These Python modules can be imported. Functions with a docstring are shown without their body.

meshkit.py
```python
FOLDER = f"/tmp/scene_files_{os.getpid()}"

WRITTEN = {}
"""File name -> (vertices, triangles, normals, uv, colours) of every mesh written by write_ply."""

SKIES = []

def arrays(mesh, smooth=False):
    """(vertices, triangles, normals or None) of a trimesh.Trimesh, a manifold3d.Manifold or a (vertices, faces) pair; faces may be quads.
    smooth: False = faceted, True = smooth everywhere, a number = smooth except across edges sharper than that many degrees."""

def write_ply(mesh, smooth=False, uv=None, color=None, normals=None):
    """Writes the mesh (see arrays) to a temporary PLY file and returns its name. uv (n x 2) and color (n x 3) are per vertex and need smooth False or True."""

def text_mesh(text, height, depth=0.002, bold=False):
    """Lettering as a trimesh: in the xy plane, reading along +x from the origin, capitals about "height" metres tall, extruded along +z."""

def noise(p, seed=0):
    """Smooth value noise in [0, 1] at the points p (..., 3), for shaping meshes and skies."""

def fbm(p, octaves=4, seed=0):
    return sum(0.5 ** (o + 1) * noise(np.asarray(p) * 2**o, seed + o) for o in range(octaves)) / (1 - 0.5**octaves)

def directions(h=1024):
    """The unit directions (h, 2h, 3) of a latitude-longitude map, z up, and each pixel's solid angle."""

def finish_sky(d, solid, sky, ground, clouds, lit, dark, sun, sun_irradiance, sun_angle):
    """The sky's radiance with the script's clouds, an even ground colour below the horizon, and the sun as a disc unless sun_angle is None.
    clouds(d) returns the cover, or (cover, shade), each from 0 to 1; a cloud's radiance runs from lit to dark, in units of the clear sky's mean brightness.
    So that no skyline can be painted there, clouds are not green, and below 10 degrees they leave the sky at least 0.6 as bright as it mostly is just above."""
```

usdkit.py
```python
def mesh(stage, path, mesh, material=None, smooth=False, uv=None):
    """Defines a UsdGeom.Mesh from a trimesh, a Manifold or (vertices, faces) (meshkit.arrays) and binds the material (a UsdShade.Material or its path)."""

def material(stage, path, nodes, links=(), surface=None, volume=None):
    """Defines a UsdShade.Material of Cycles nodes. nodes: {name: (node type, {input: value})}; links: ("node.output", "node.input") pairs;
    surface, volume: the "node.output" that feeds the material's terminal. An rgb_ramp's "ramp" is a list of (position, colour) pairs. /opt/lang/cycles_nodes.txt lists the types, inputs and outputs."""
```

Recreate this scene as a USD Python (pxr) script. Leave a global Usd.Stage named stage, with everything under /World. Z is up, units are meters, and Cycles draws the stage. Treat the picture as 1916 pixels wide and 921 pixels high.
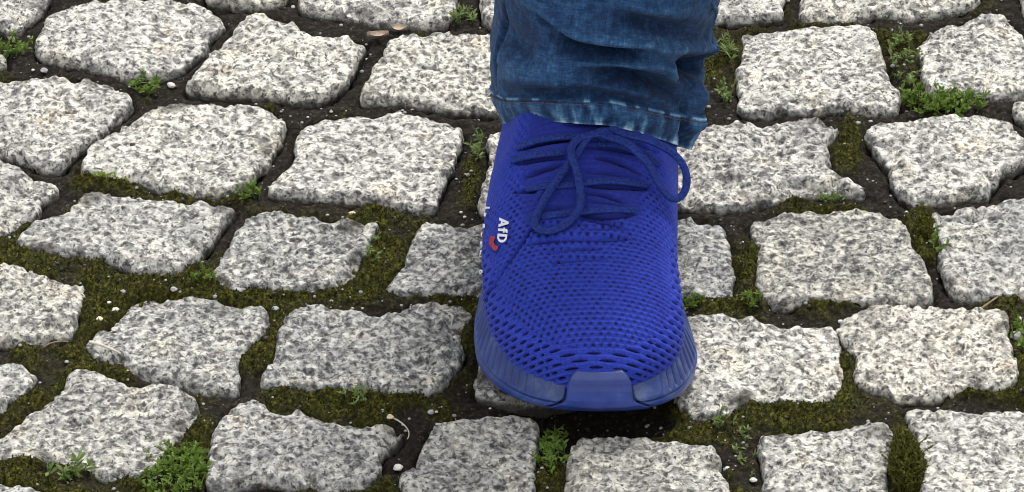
import math
import numpy as np
import trimesh
from scipy.spatial import cKDTree
from scipy.interpolate import PchipInterpolator, LinearNDInterpolator, splprep, splev
from shapely.geometry import Polygon, Point, MultiPolygon
from shapely.ops import unary_union
import shapely
import usdkit
from meshkit import fbm, noise
from pxr import Usd, UsdGeom, UsdLux, UsdShade, Gf, Sdf, Vt

stage = Usd.Stage.CreateInMemory()
UsdGeom.Xform.Define(stage, '/World')
LK = '/World/Looks/'

# ------------------------------------------------------------------ camera
PITCH, DIST, FPX = math.radians(34.0), 2.6, 9286.0          # looking down, metres to the middle, focal length in photo pixels
CAM = np.array([0, -DIST * math.cos(PITCH), DIST * math.sin(PITCH)])
FWD = np.array([0, math.cos(PITCH), -math.sin(PITCH)])
UPV = np.array([0, math.sin(PITCH), math.cos(PITCH)])
RGT = np.array([1.0, 0, 0])
cam = UsdGeom.Camera.Define(stage, '/World/camera')
cam.AddTranslateOp().Set(Gf.Vec3d(*CAM)); cam.AddRotateXYZOp().Set(Gf.Vec3f(90 - 34.0, 0, 0))
cam.CreateHorizontalApertureAttr(36.0); cam.CreateFocalLengthAttr(36.0 * FPX / 1916.0)
cam.CreateExposureAttr(0.94)

# ------------------------------------------------------------------ sky and sun (bright overcast)
SUN_AZ, SUN_EL = math.radians(20), math.radians(59)           # azimuth atan2(x, y)
usdkit.material(stage, LK + 'sky_look', {
    'sky': ('sky_texture', {'sky_type': 'single_scattering', 'sun_disc': False, 'sun_elevation': SUN_EL, 'sun_rotation': SUN_AZ, 'aerosol_density': 2.0}),
    'tc': ('texture_coordinate', {}),
    'n': ('noise_texture', {'scale': 2.2, 'detail': 5.0, 'roughness': 0.55}),
    'cov': ('rgb_ramp', {'ramp': [(0.25, (0.7, 0.7, 0.7)), (0.6, (0.95, 0.95, 0.95))]}),
    'cl': ('rgb_ramp', {'ramp': [(0.3, (7.0, 7.1, 7.3)), (0.7, (9.5, 9.4, 9.2))]}),
    'sx': ('separate_xyz', {}), 'el': ('map_range', {'from_min': 0.0, 'from_max': 1.0, 'to_min': 0.2, 'to_max': 1.3, 'clamp': True}), 'gr': ('mix', {'mix_type': 'multiply', 'fac': 1.0}),
    'm': ('mix', {}), 'bg': ('background_shader', {'strength': 0.085})},
    [('tc.generated', 'n.vector'), ('n.fac', 'cov.fac'), ('n.fac', 'cl.fac'), ('cov.color', 'm.fac'), ('sky.color', 'm.color1'), ('tc.generated', 'sx.vector'), ('sx.z', 'el.value'), ('cl.color', 'gr.color1'), ('el.result', 'gr.color2'), ('gr.color', 'm.color2'), ('m.color', 'bg.color')], surface='bg.background')
sky = UsdLux.DomeLight.Define(stage, '/World/sky')
UsdShade.MaterialBindingAPI.Apply(sky.GetPrim()).Bind(UsdShade.Material.Get(stage, LK + 'sky_look'))
sun = UsdLux.DistantLight.Define(stage, '/World/sun')
sun.CreateIntensityAttr(0.62); sun.CreateAngleAttr(16.0); sun.CreateColorAttr(Gf.Vec3f(1.0, 0.975, 0.945))
sun.GetPrim().CreateAttribute('inputs:normalize', Sdf.ValueTypeNames.Bool).Set(True)
sun.AddRotateXYZOp().Set(Gf.Vec3f(90 - math.degrees(SUN_EL), 0, 180 - math.degrees(SUN_AZ)))
sky.GetPrim().SetCustomDataByKey('kind', 'structure')

# ------------------------------------------------------------------ helpers
def dirs(p):
    p = np.atleast_2d(np.asarray(p, float))
    return FWD + RGT * ((p[:, :1] - 958.0) / FPX) + UPV * ((460.5 - p[:, 1:2]) / FPX)
def ground(p, z=0.0):
    """The points at height z on the pavement that were measured at these places of the photograph."""
    d = dirs(p); t = (z - CAM[2]) / d[:, 2]
    return CAM + d * t[:, None]
def measure(v):
    d = np.asarray(v) - CAM
    w = d @ FWD
    return np.stack([958.0 + FPX * (d @ RGT) / w, 460.5 - FPX * (d @ UPV) / w], 1)

used = {}
def numbered(path):
    n = used.get(path, 0); used[path] = n + 1
    return path if n == 0 else f'{path}_{n:03d}'
def tag(prim, label=None, cat=None, group=None, kind=None):
    for k, v in (('label', label), ('category', cat), ('group', group), ('kind', kind)):
        if v: prim.SetCustomDataByKey(k, v)
    return prim
def thing(name, label=None, cat=None, loc=(0, 0, 0), group=None, kind=None):
    x = UsdGeom.Xform.Define(stage, numbered('/World/' + name))
    x.AddTranslateOp().Set(Gf.Vec3d(*map(float, loc)))
    return tag(x.GetPrim(), label, cat, group, kind)
def obj(name, mesh, mat, parent=None, smooth=True, attrs=None, uv=None, origin=None):
    path = numbered((str(parent.GetPath()) if parent else '/World') + '/' + name)
    if origin is not None:
        mesh = (np.asarray(mesh[0]) - origin, mesh[1])
    m = usdkit.mesh(stage, path, mesh, LK + mat, smooth=smooth, uv=uv)
    if origin is not None and not parent:
        UsdGeom.Xformable(m).AddTranslateOp().Set(Gf.Vec3d(*map(float, origin)))
    for k, a in (attrs or {}).items():
        UsdGeom.PrimvarsAPI(m).CreatePrimvar(k, Sdf.ValueTypeNames.FloatArray, 'vertex').Set(Vt.FloatArray.FromNumpy(np.asarray(a, np.float32)))
    return m.GetPrim()
def grid_faces(n, m, wrap=False, flip=False):
    i, j = np.meshgrid(np.arange(n - 1), np.arange(m if wrap else m - 1), indexing='ij')
    a = i * m + j; b = i * m + (j + 1) % m; c = (i + 1) * m + (j + 1) % m; d = (i + 1) * m + j
    f = np.stack([a, b, c, d], -1).reshape(-1, 4)
    if flip: f = f[:, ::-1]
    return np.vstack([f[:, [0, 1, 2]], f[:, [0, 2, 3]]])
def join(parts):
    vs, fs, n = [], [], 0
    for v, f in parts:
        vs.append(v); fs.append(np.asarray(f) + n); n += len(v)
    return np.vstack(vs), np.vstack(fs)
def tube(pts, r, n=10, flat=1.0, up=None):
    pts = np.asarray(pts, float); k = len(pts); r = np.broadcast_to(r, (k,))
    t = np.gradient(pts, axis=0); t /= np.linalg.norm(t, axis=1, keepdims=True)
    ref = np.array([0, 0, 1.0]) if up is None else up
    side = np.cross(t, ref); side /= np.maximum(np.linalg.norm(side, axis=1, keepdims=True), 1e-9)
    nrm = np.cross(side, t)
    a = np.arange(n) * 2 * np.pi / n
    v = pts[:, None] + r[:, None, None] * (np.cos(a)[None, :, None] * side[:, None] + flat * np.sin(a)[None, :, None] * nrm[:, None])
    v = v.reshape(-1, 3); f = grid_faces(k, n, True, flip=True)
    v = np.vstack([v, pts[0], pts[-1]]); s, e = k * n, k * n + 1
    j = np.arange(n); j2 = (j + 1) % n
    f = np.vstack([f, np.stack([np.full(n, s), j, j2], 1), np.stack([np.full(n, e), (k - 1) * n + j2, (k - 1) * n + j], 1)])
    return v, f
def cord(L, r, n=14):
    v, f = tube(L, r, n)
    k = len(L); step = np.r_[0, np.cumsum(np.linalg.norm(np.diff(L, axis=0), axis=1))]
    a = np.arange(n) * 2 * np.pi / n
    w = np.sin(step[:, None] / .0022 * 2 * np.pi + 2 * a[None]) * np.sin(step[:, None] / .0022 * 2 * np.pi - 2 * a[None])
    body = v[:k * n].reshape(k, n, 3); body = L[:, None] + (body - L[:, None]) * (1 + .10 * w)[..., None]
    return np.vstack([body.reshape(-1, 3), v[k * n:]]), f
def smooth_line(pts, n, s=0):
    pts = np.asarray(pts, float)
    tck, _ = splprep(pts.T, s=s, k=min(3, len(pts) - 1))
    return np.stack(splev(np.linspace(0, 1, n), tck), 1)
def sstep(a, b, x):
    t = np.clip((x - a) / (b - a), 0, 1); return t * t * (3 - 2 * t)

# ------------------------------------------------------------------ materials
def mat(name, nodes, links, surface='p.BSDF'):
    return usdkit.material(stage, LK + name, nodes, links, surface=surface)
def granite(name, stops, seed, tint):
    mat(name, {
        'geo': ('geometry', {}), 'oi': ('object_info', {}), 'r5': ('rgb_ramp', {'ramp': [(0.0, (0.92, 0.92, 0.93)), (0.4, (0.98, 0.98, 0.98)), (0.7, (1.01, 1.0, 0.985)), (1.0, (1.05, 1.02, 0.97))]}), 'mu3': ('mix', {'mix_type': 'multiply', 'fac': 1.0}),
        'sh': ('vector_math', {'math_type': 'multiply_add', 'vector2': (1, 1, 1), 'vector3': (seed, seed * 2, 0)}),
        'dn': ('noise_texture', {'scale': 380.0, 'detail': 3.0}),
        'wob': ('vector_math', {'math_type': 'multiply_add', 'vector2': (0.0040, 0.0040, 0.0040)}),
        'n1': ('noise_texture', {'scale': 270.0, 'detail': 6.0, 'roughness': 0.68, 'distortion': 0.2}),
        'r1': ('rgb_ramp', {'ramp': stops}),
        'v1': ('voronoi_texture', {'scale': 360.0, 'randomness': 1.0}), 'sep': ('separate_color', {}),
        'r2': ('rgb_ramp', {'ramp': [(0.0, (0.36, 0.36, 0.37)), (0.3, (0.78, 0.78, 0.78)), (0.6, (1.0, 1.0, 1.0)), (1.0, (1.2, 1.19, 1.14))]}),
        'mu': ('mix', {'mix_type': 'multiply', 'fac': 1.0}),
        'n3': ('noise_texture', {'scale': 34.0, 'detail': 4.0, 'roughness': 0.65}),
        'r3': ('rgb_ramp', {'ramp': [(0.3, (0.60, 0.60, 0.60)), (0.47, (0.96, 0.96, 0.96)), (0.58, (1.05, 1.04, 1.01)), (0.72, (1.08, 0.99, 0.86)), (0.8, (1.0, 0.84, 0.66))]}),
        'mu2': ('mix', {'mix_type': 'multiply', 'fac': 1.0}),
        'n4': ('noise_texture', {'scale': 420.0, 'detail': 2.0, 'roughness': 0.5}),
        'r4': ('rgb_ramp', {'ramp': [(0.0, (0, 0, 0)), (0.60, (0, 0, 0)), (0.66, (0.92, 0.92, 0.92))]}),
        'sp': ('mix', {'color2': (0.045, 0.04, 0.042)}),
        'ti': ('mix', {'mix_type': 'multiply', 'fac': 1.0, 'color2': tint}),
        'at': ('attribute', {'attribute': 'dirt'}), 'di': ('mix', {'color2': (0.03, 0.025, 0.016)}),
        'bn': ('noise_texture', {'scale': 520.0, 'detail': 5.0, 'roughness': 0.7}),
        'bp': ('bump', {'strength': 0.85, 'distance': 0.0024}),
        'p': ('principled_bsdf', {'roughness': 0.72, 'specular_ior_level': 0.4})},
        [('geo.position', 'sh.vector1'), ('sh.vector', 'dn.vector'), ('dn.color', 'wob.vector1'), ('sh.vector', 'wob.vector3'),
         ('sh.vector', 'n1.vector'), ('n1.fac', 'r1.fac'), ('wob.vector', 'v1.vector'), ('v1.color', 'sep.color'), ('sep.r', 'r2.fac'),
         ('r1.color', 'mu.color1'), ('r2.color', 'mu.color2'), ('sh.vector', 'n3.vector'), ('n3.fac', 'r3.fac'), ('mu.color', 'mu2.color1'), ('r3.color', 'mu2.color2'),
         ('wob.vector', 'n4.vector'), ('n4.fac', 'r4.fac'), ('r4.color', 'sp.fac'), ('mu2.color', 'sp.color1'), ('sp.color', 'ti.color1'),
         ('at.fac', 'di.fac'), ('oi.random', 'r5.fac'), ('ti.color', 'mu3.color1'), ('r5.color', 'mu3.color2'), ('mu3.color', 'di.color1'), ('di.color', 'p.base_color'), ('sh.vector', 'bn.vector'), ('bn.fac', 'bp.height'), ('bp.normal', 'p.normal')])
ST_L = [(0.30, (0.055, 0.053, 0.052)), (0.40, (0.18, 0.178, 0.175)), (0.465, (0.44, 0.432, 0.415)), (0.53, (0.66, 0.653, 0.63)), (0.64, (0.86, 0.845, 0.80))]
ST_G = [(0.30, (0.04, 0.04, 0.04)), (0.41, (0.13, 0.13, 0.13)), (0.475, (0.33, 0.33, 0.325)), (0.54, (0.53, 0.53, 0.51)), (0.65, (0.72, 0.70, 0.66))]
granite('granite_pale', ST_L, 0.0, (0.92, 0.91, 0.88))
granite('granite_mixed', ST_L, 3.1, (0.73, 0.735, 0.725))
granite('granite_grey', ST_G, 7.7, (0.85, 0.855, 0.845))

mat('joint_earth', {
    'geo': ('geometry', {}), 'n1': ('noise_texture', {'scale': 26.0, 'detail': 4.0, 'roughness': 0.6}), 'n2': ('noise_texture', {'scale': 420.0, 'detail': 4.0, 'roughness': 0.7}),
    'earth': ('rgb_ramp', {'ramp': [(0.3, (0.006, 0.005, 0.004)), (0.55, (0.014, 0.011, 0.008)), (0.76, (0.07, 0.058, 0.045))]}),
    'moss': ('rgb_ramp', {'ramp': [(0.34, (0.006, 0.006, 0.001)), (0.52, (0.028, 0.027, 0.003)), (0.74, (0.125, 0.118, 0.013))]}),
    'at': ('attribute', {'attribute': 'moss'}), 'mx': ('mix', {}),
    'bp': ('bump', {'strength': 0.9, 'distance': 0.002}), 'p': ('principled_bsdf', {'roughness': 0.95, 'specular_ior_level': 0.15})},
    [('geo.position', 'n1.vector'), ('geo.position', 'n2.vector'), ('n2.fac', 'earth.fac'), ('n2.fac', 'moss.fac'), ('at.fac', 'mx.fac'), ('earth.color', 'mx.color1'), ('moss.color', 'mx.color2'),
     ('mx.color', 'p.base_color'), ('n2.fac', 'bp.height'), ('bp.normal', 'p.normal')])
def leaf(name, c0, c1):
    mat(name, {'geo': ('geometry', {}), 'r': ('rgb_ramp', {'ramp': [(0.0, c0), (1.0, c1)]}),
               'p': ('principled_bsdf', {'roughness': 0.55, 'specular_ior_level': 0.3}), 't': ('translucent_bsdf', {}), 'm': ('mix_closure', {'fac': 0.35})},
        [('geo.random_per_island', 'r.fac'), ('r.color', 'p.base_color'), ('r.color', 't.color'), ('p.BSDF', 'm.closure1'), ('t.BSDF', 'm.closure2')], surface='m.closure')
leaf('leaf_bright', (0.12, 0.19, 0.03), (0.55, 0.63, 0.24))
leaf('leaf_pale', (0.16, 0.22, 0.07), (0.5, 0.56, 0.34))
leaf('leaf_yellow', (0.2, 0.27, 0.03), (0.48, 0.56, 0.12))
leaf('moss_leaf', (0.018, 0.02, 0.002), (0.11, 0.10, 0.014))
leaf('moss_cushion_leaf', (0.07, 0.07, 0.008), (0.2, 0.19, 0.03))
def plain(name, c, rough=0.7, spec=0.4, scale=300.0, var=0.35, bump=0.3, dist=0.0006):
    c = np.array(c)
    mat(name, {'geo': ('geometry', {}), 'n': ('noise_texture', {'scale': scale, 'detail': 4.0, 'roughness': 0.65}),
               'r': ('rgb_ramp', {'ramp': [(0.3, c * (1 - var)), (0.7, c * (1 + var))]}), 'bp': ('bump', {'strength': bump, 'distance': dist}),
               'p': ('principled_bsdf', {'roughness': rough, 'specular_ior_level': spec})},
        [('geo.position', 'n.vector'), ('n.fac', 'r.fac'), ('r.color', 'p.base_color'), ('n.fac', 'bp.height'), ('bp.normal', 'p.normal')])
plain('grit_white', (0.5, 0.485, 0.44)); plain('grit_grey', (0.25, 0.25, 0.26)); plain('grit_cream', (0.55, 0.45, 0.32)); plain('grit_dark', (0.035, 0.025, 0.02))
plain('dry_leaf', (0.30, 0.235, 0.18)); plain('twig_pale', (0.42, 0.39, 0.33)); plain('twig_brown', (0.2, 0.14, 0.09))
plain('print_white', (0.68, 0.68, 0.74), 0.6, 0.3, 1100, 0.18, 0.4); plain('print_red', (0.30, 0.035, 0.055), 0.7, 0.2, 900, 0.4, 0.4)
plain('sock_cloth', (0.02, 0.02, 0.03)); plain('stitch_thread', (0.085, 0.06, 0.055), 0.8, 0.2, 900, 0.3)
plain('lace_cord', (0.012, 0.028, 0.17), 0.8, 0.2, 800, 0.6, 0.9, 0.0008)

mat('knit_upper', {
    'at': ('attribute', {'attribute': 'hole'}), 'sh': ('attribute', {'attribute': 'rib'}), 'geo': ('geometry', {}),
    'n': ('noise_texture', {'scale': 900.0, 'detail': 3.0, 'roughness': 0.7}), 'nb': ('noise_texture', {'scale': 28.0, 'detail': 4.0, 'roughness': 0.6}), 'rb': ('rgb_ramp', {'ramp': [(0.3, (0.82, 0.82, 0.86)), (0.6, (1.05, 1.05, 1.02)), (0.8, (1.5, 1.3, 1.08))]}), 'mb': ('mix', {'mix_type': 'multiply', 'fac': 1.0}),
    'r': ('rgb_ramp', {'ramp': [(0.3, (0.012, 0.023, 0.21)), (0.7, (0.029, 0.054, 0.42))]}),
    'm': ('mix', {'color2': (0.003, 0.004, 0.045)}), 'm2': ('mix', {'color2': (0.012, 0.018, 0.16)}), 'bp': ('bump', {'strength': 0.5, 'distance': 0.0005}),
    'p': ('principled_bsdf', {'roughness': 0.85, 'specular_ior_level': 0.15, 'sheen_weight': 0.12, 'sheen_roughness': 0.4, 'sheen_tint': (0.4, 0.45, 1.0)})},
    [('geo.position', 'n.vector'), ('n.fac', 'r.fac'), ('sh.fac', 'm2.fac'), ('r.color', 'm2.color1'), ('geo.position', 'nb.vector'), ('nb.fac', 'rb.fac'), ('m2.color', 'mb.color1'), ('rb.color', 'mb.color2'), ('mb.color', 'm.color1'), ('at.fac', 'm.fac'), ('m.color', 'p.base_color'), ('n.fac', 'bp.height'), ('bp.normal', 'p.normal')])
mat('sole_foam', {
    'geo': ('geometry', {}), 'n': ('noise_texture', {'scale': 60.0, 'detail': 6.0, 'roughness': 0.7}), 'n2': ('noise_texture', {'scale': 1200.0, 'detail': 2.0}),
    'at': ('attribute', {'attribute': 'slit'}),
    'r': ('rgb_ramp', {'ramp': [(0.35, (0.010, 0.025, 0.13)), (0.52, (0.018, 0.040, 0.165)), (0.72, (0.07, 0.10, 0.20))]}),
    'sz': ('separate_xyz', {}), 'zm': ('map_range', {'from_min': 0.012, 'from_max': 0.001, 'to_min': 0.0, 'to_max': 0.55, 'clamp': True}), 'dn': ('noise_texture', {'scale': 140.0, 'detail': 5.0}), 'dr': ('rgb_ramp', {'ramp': [(0.4, (0, 0, 0)), (0.6, (1, 1, 1))]}), 'dm': ('math', {'math_type': 'multiply'}), 'md': ('mix', {'color2': (0.13, 0.12, 0.10)}), 'm': ('mix', {'color2': (0.012, 0.015, 0.07)}), 'bp': ('bump', {'strength': 0.25, 'distance': 0.0005}),
    'p': ('principled_bsdf', {'roughness': 0.4, 'specular_ior_level': 0.4})},
    [('geo.position', 'n.vector'), ('geo.position', 'n2.vector'), ('n.fac', 'r.fac'), ('r.color', 'm.color1'), ('at.fac', 'm.fac'), ('geo.position', 'sz.vector'), ('sz.z', 'zm.value'), ('geo.position', 'dn.vector'), ('dn.fac', 'dr.fac'), ('dr.color', 'dm.value1'), ('zm.result', 'dm.value2'), ('dm.value', 'md.fac'), ('m.color', 'md.color1'), ('md.color', 'p.base_color'), ('n2.fac', 'bp.height'), ('bp.normal', 'p.normal')])
mat('toe_rubber', {
    'geo': ('geometry', {}), 'n': ('noise_texture', {'scale': 90.0, 'detail': 6.0, 'roughness': 0.7}), 'n2': ('noise_texture', {'scale': 1500.0, 'detail': 2.0}),
    'r': ('rgb_ramp', {'ramp': [(0.35, (0.009, 0.023, 0.135)), (0.6, (0.015, 0.034, 0.165)), (0.8, (0.05, 0.08, 0.19))]}), 'bp': ('bump', {'strength': 0.2, 'distance': 0.0004}),
    'p': ('principled_bsdf', {'roughness': 0.33, 'specular_ior_level': 0.45})},
    [('geo.position', 'n.vector'), ('geo.position', 'n2.vector'), ('n.fac', 'r.fac'), ('r.color', 'p.base_color'), ('n2.fac', 'bp.height'), ('bp.normal', 'p.normal')])
mat('denim', {
    'uv': ('texture_coordinate', {}), 'geo': ('geometry', {}),
    'mp': ('mapping', {'scale': (1500.0, 90.0, 1.0)}), 'mp2': ('mapping', {'scale': (160.0, 1100.0, 1.0)}), 'mp3': ('mapping', {'scale': (230.0, 40.0, 1.0)}),
    'n1': ('noise_texture', {'scale': 1.0, 'detail': 3.0, 'roughness': 0.6}), 'n2': ('noise_texture', {'scale': 1.0, 'detail': 3.0, 'roughness': 0.6}),
    'n3': ('noise_texture', {'scale': 1.0, 'detail': 3.0, 'roughness': 0.6}), 'n4': ('noise_texture', {'scale': 210.0, 'detail': 6.0, 'roughness': 0.74}),
    'a1': ('math', {'math_type': 'add'}), 'a2': ('math', {'math_type': 'add'}), 'a3': ('math', {'math_type': 'add'}), 'dv': ('math', {'math_type': 'multiply', 'value2': 1.0}), 'w1': ('math', {'math_type': 'multiply', 'value2': 0.20}), 'w2': ('math', {'math_type': 'multiply', 'value2': 0.12}), 'w3': ('math', {'math_type': 'multiply_add', 'value2': 0.46}),
    'at': ('attribute', {'attribute': 'wear'}), 'ad': ('math', {'math_type': 'add'}),
    'r': ('rgb_ramp', {'ramp': [(0.32, (0.002, 0.007, 0.022)), (0.46, (0.006, 0.023, 0.068)), (0.57, (0.017, 0.055, 0.135)), (0.70, (0.06, 0.14, 0.25)), (0.80, (0.14, 0.25, 0.36)), (0.95, (0.36, 0.5, 0.6))]}),
    'bp': ('bump', {'strength': 0.5, 'distance': 0.0005}),
    'p': ('principled_bsdf', {'roughness': 0.9, 'specular_ior_level': 0.2, 'sheen_weight': 0.03, 'sheen_tint': (0.6, 0.75, 1.0)})},
    [('uv.UV', 'mp.vector'), ('uv.UV', 'mp2.vector'), ('uv.UV', 'mp3.vector'), ('mp.vector', 'n1.vector'), ('mp2.vector', 'n2.vector'), ('mp3.vector', 'n3.vector'), ('geo.position', 'n4.vector'),
     ('n1.fac', 'a1.value1'), ('n2.fac', 'a1.value2'), ('n3.fac', 'a2.value1'), ('n4.fac', 'a2.value2'), ('a1.value', 'w1.value1'), ('n3.fac', 'w2.value1'), ('n4.fac', 'w3.value1'), ('w1.value', 'a3.value1'), ('w2.value', 'w3.value3'), ('w3.value', 'a3.value2'), ('a3.value', 'dv.value1'),
     ('dv.value', 'ad.value1'), ('at.fac', 'ad.value2'), ('ad.value', 'r.fac'), ('r.color', 'p.base_color'), ('a1.value', 'bp.height'), ('bp.normal', 'p.normal')])
mat('far_paving', {
    'geo': ('geometry', {}), 'v': ('voronoi_texture', {'scale': 9.0, 'feature': 'distance_to_edge', 'randomness': 0.5}), 'n': ('noise_texture', {'scale': 200.0, 'detail': 4.0}),
    'r': ('rgb_ramp', {'ramp': [(0.05, (0.03, 0.028, 0.015)), (0.1, (0.42, 0.41, 0.4))]}), 'r2': ('rgb_ramp', {'ramp': [(0.35, (0.4, 0.4, 0.4)), (0.6, (1.1, 1.1, 1.1))]}),
    'm': ('mix', {'mix_type': 'multiply', 'fac': 1.0}), 'p': ('principled_bsdf', {'roughness': 0.85})},
    [('geo.position', 'v.vector'), ('geo.position', 'n.vector'), ('v.distance', 'r.fac'), ('n.fac', 'r2.fac'), ('r.color', 'm.color1'), ('r2.color', 'm.color2'), ('m.color', 'p.base_color')])

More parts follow.
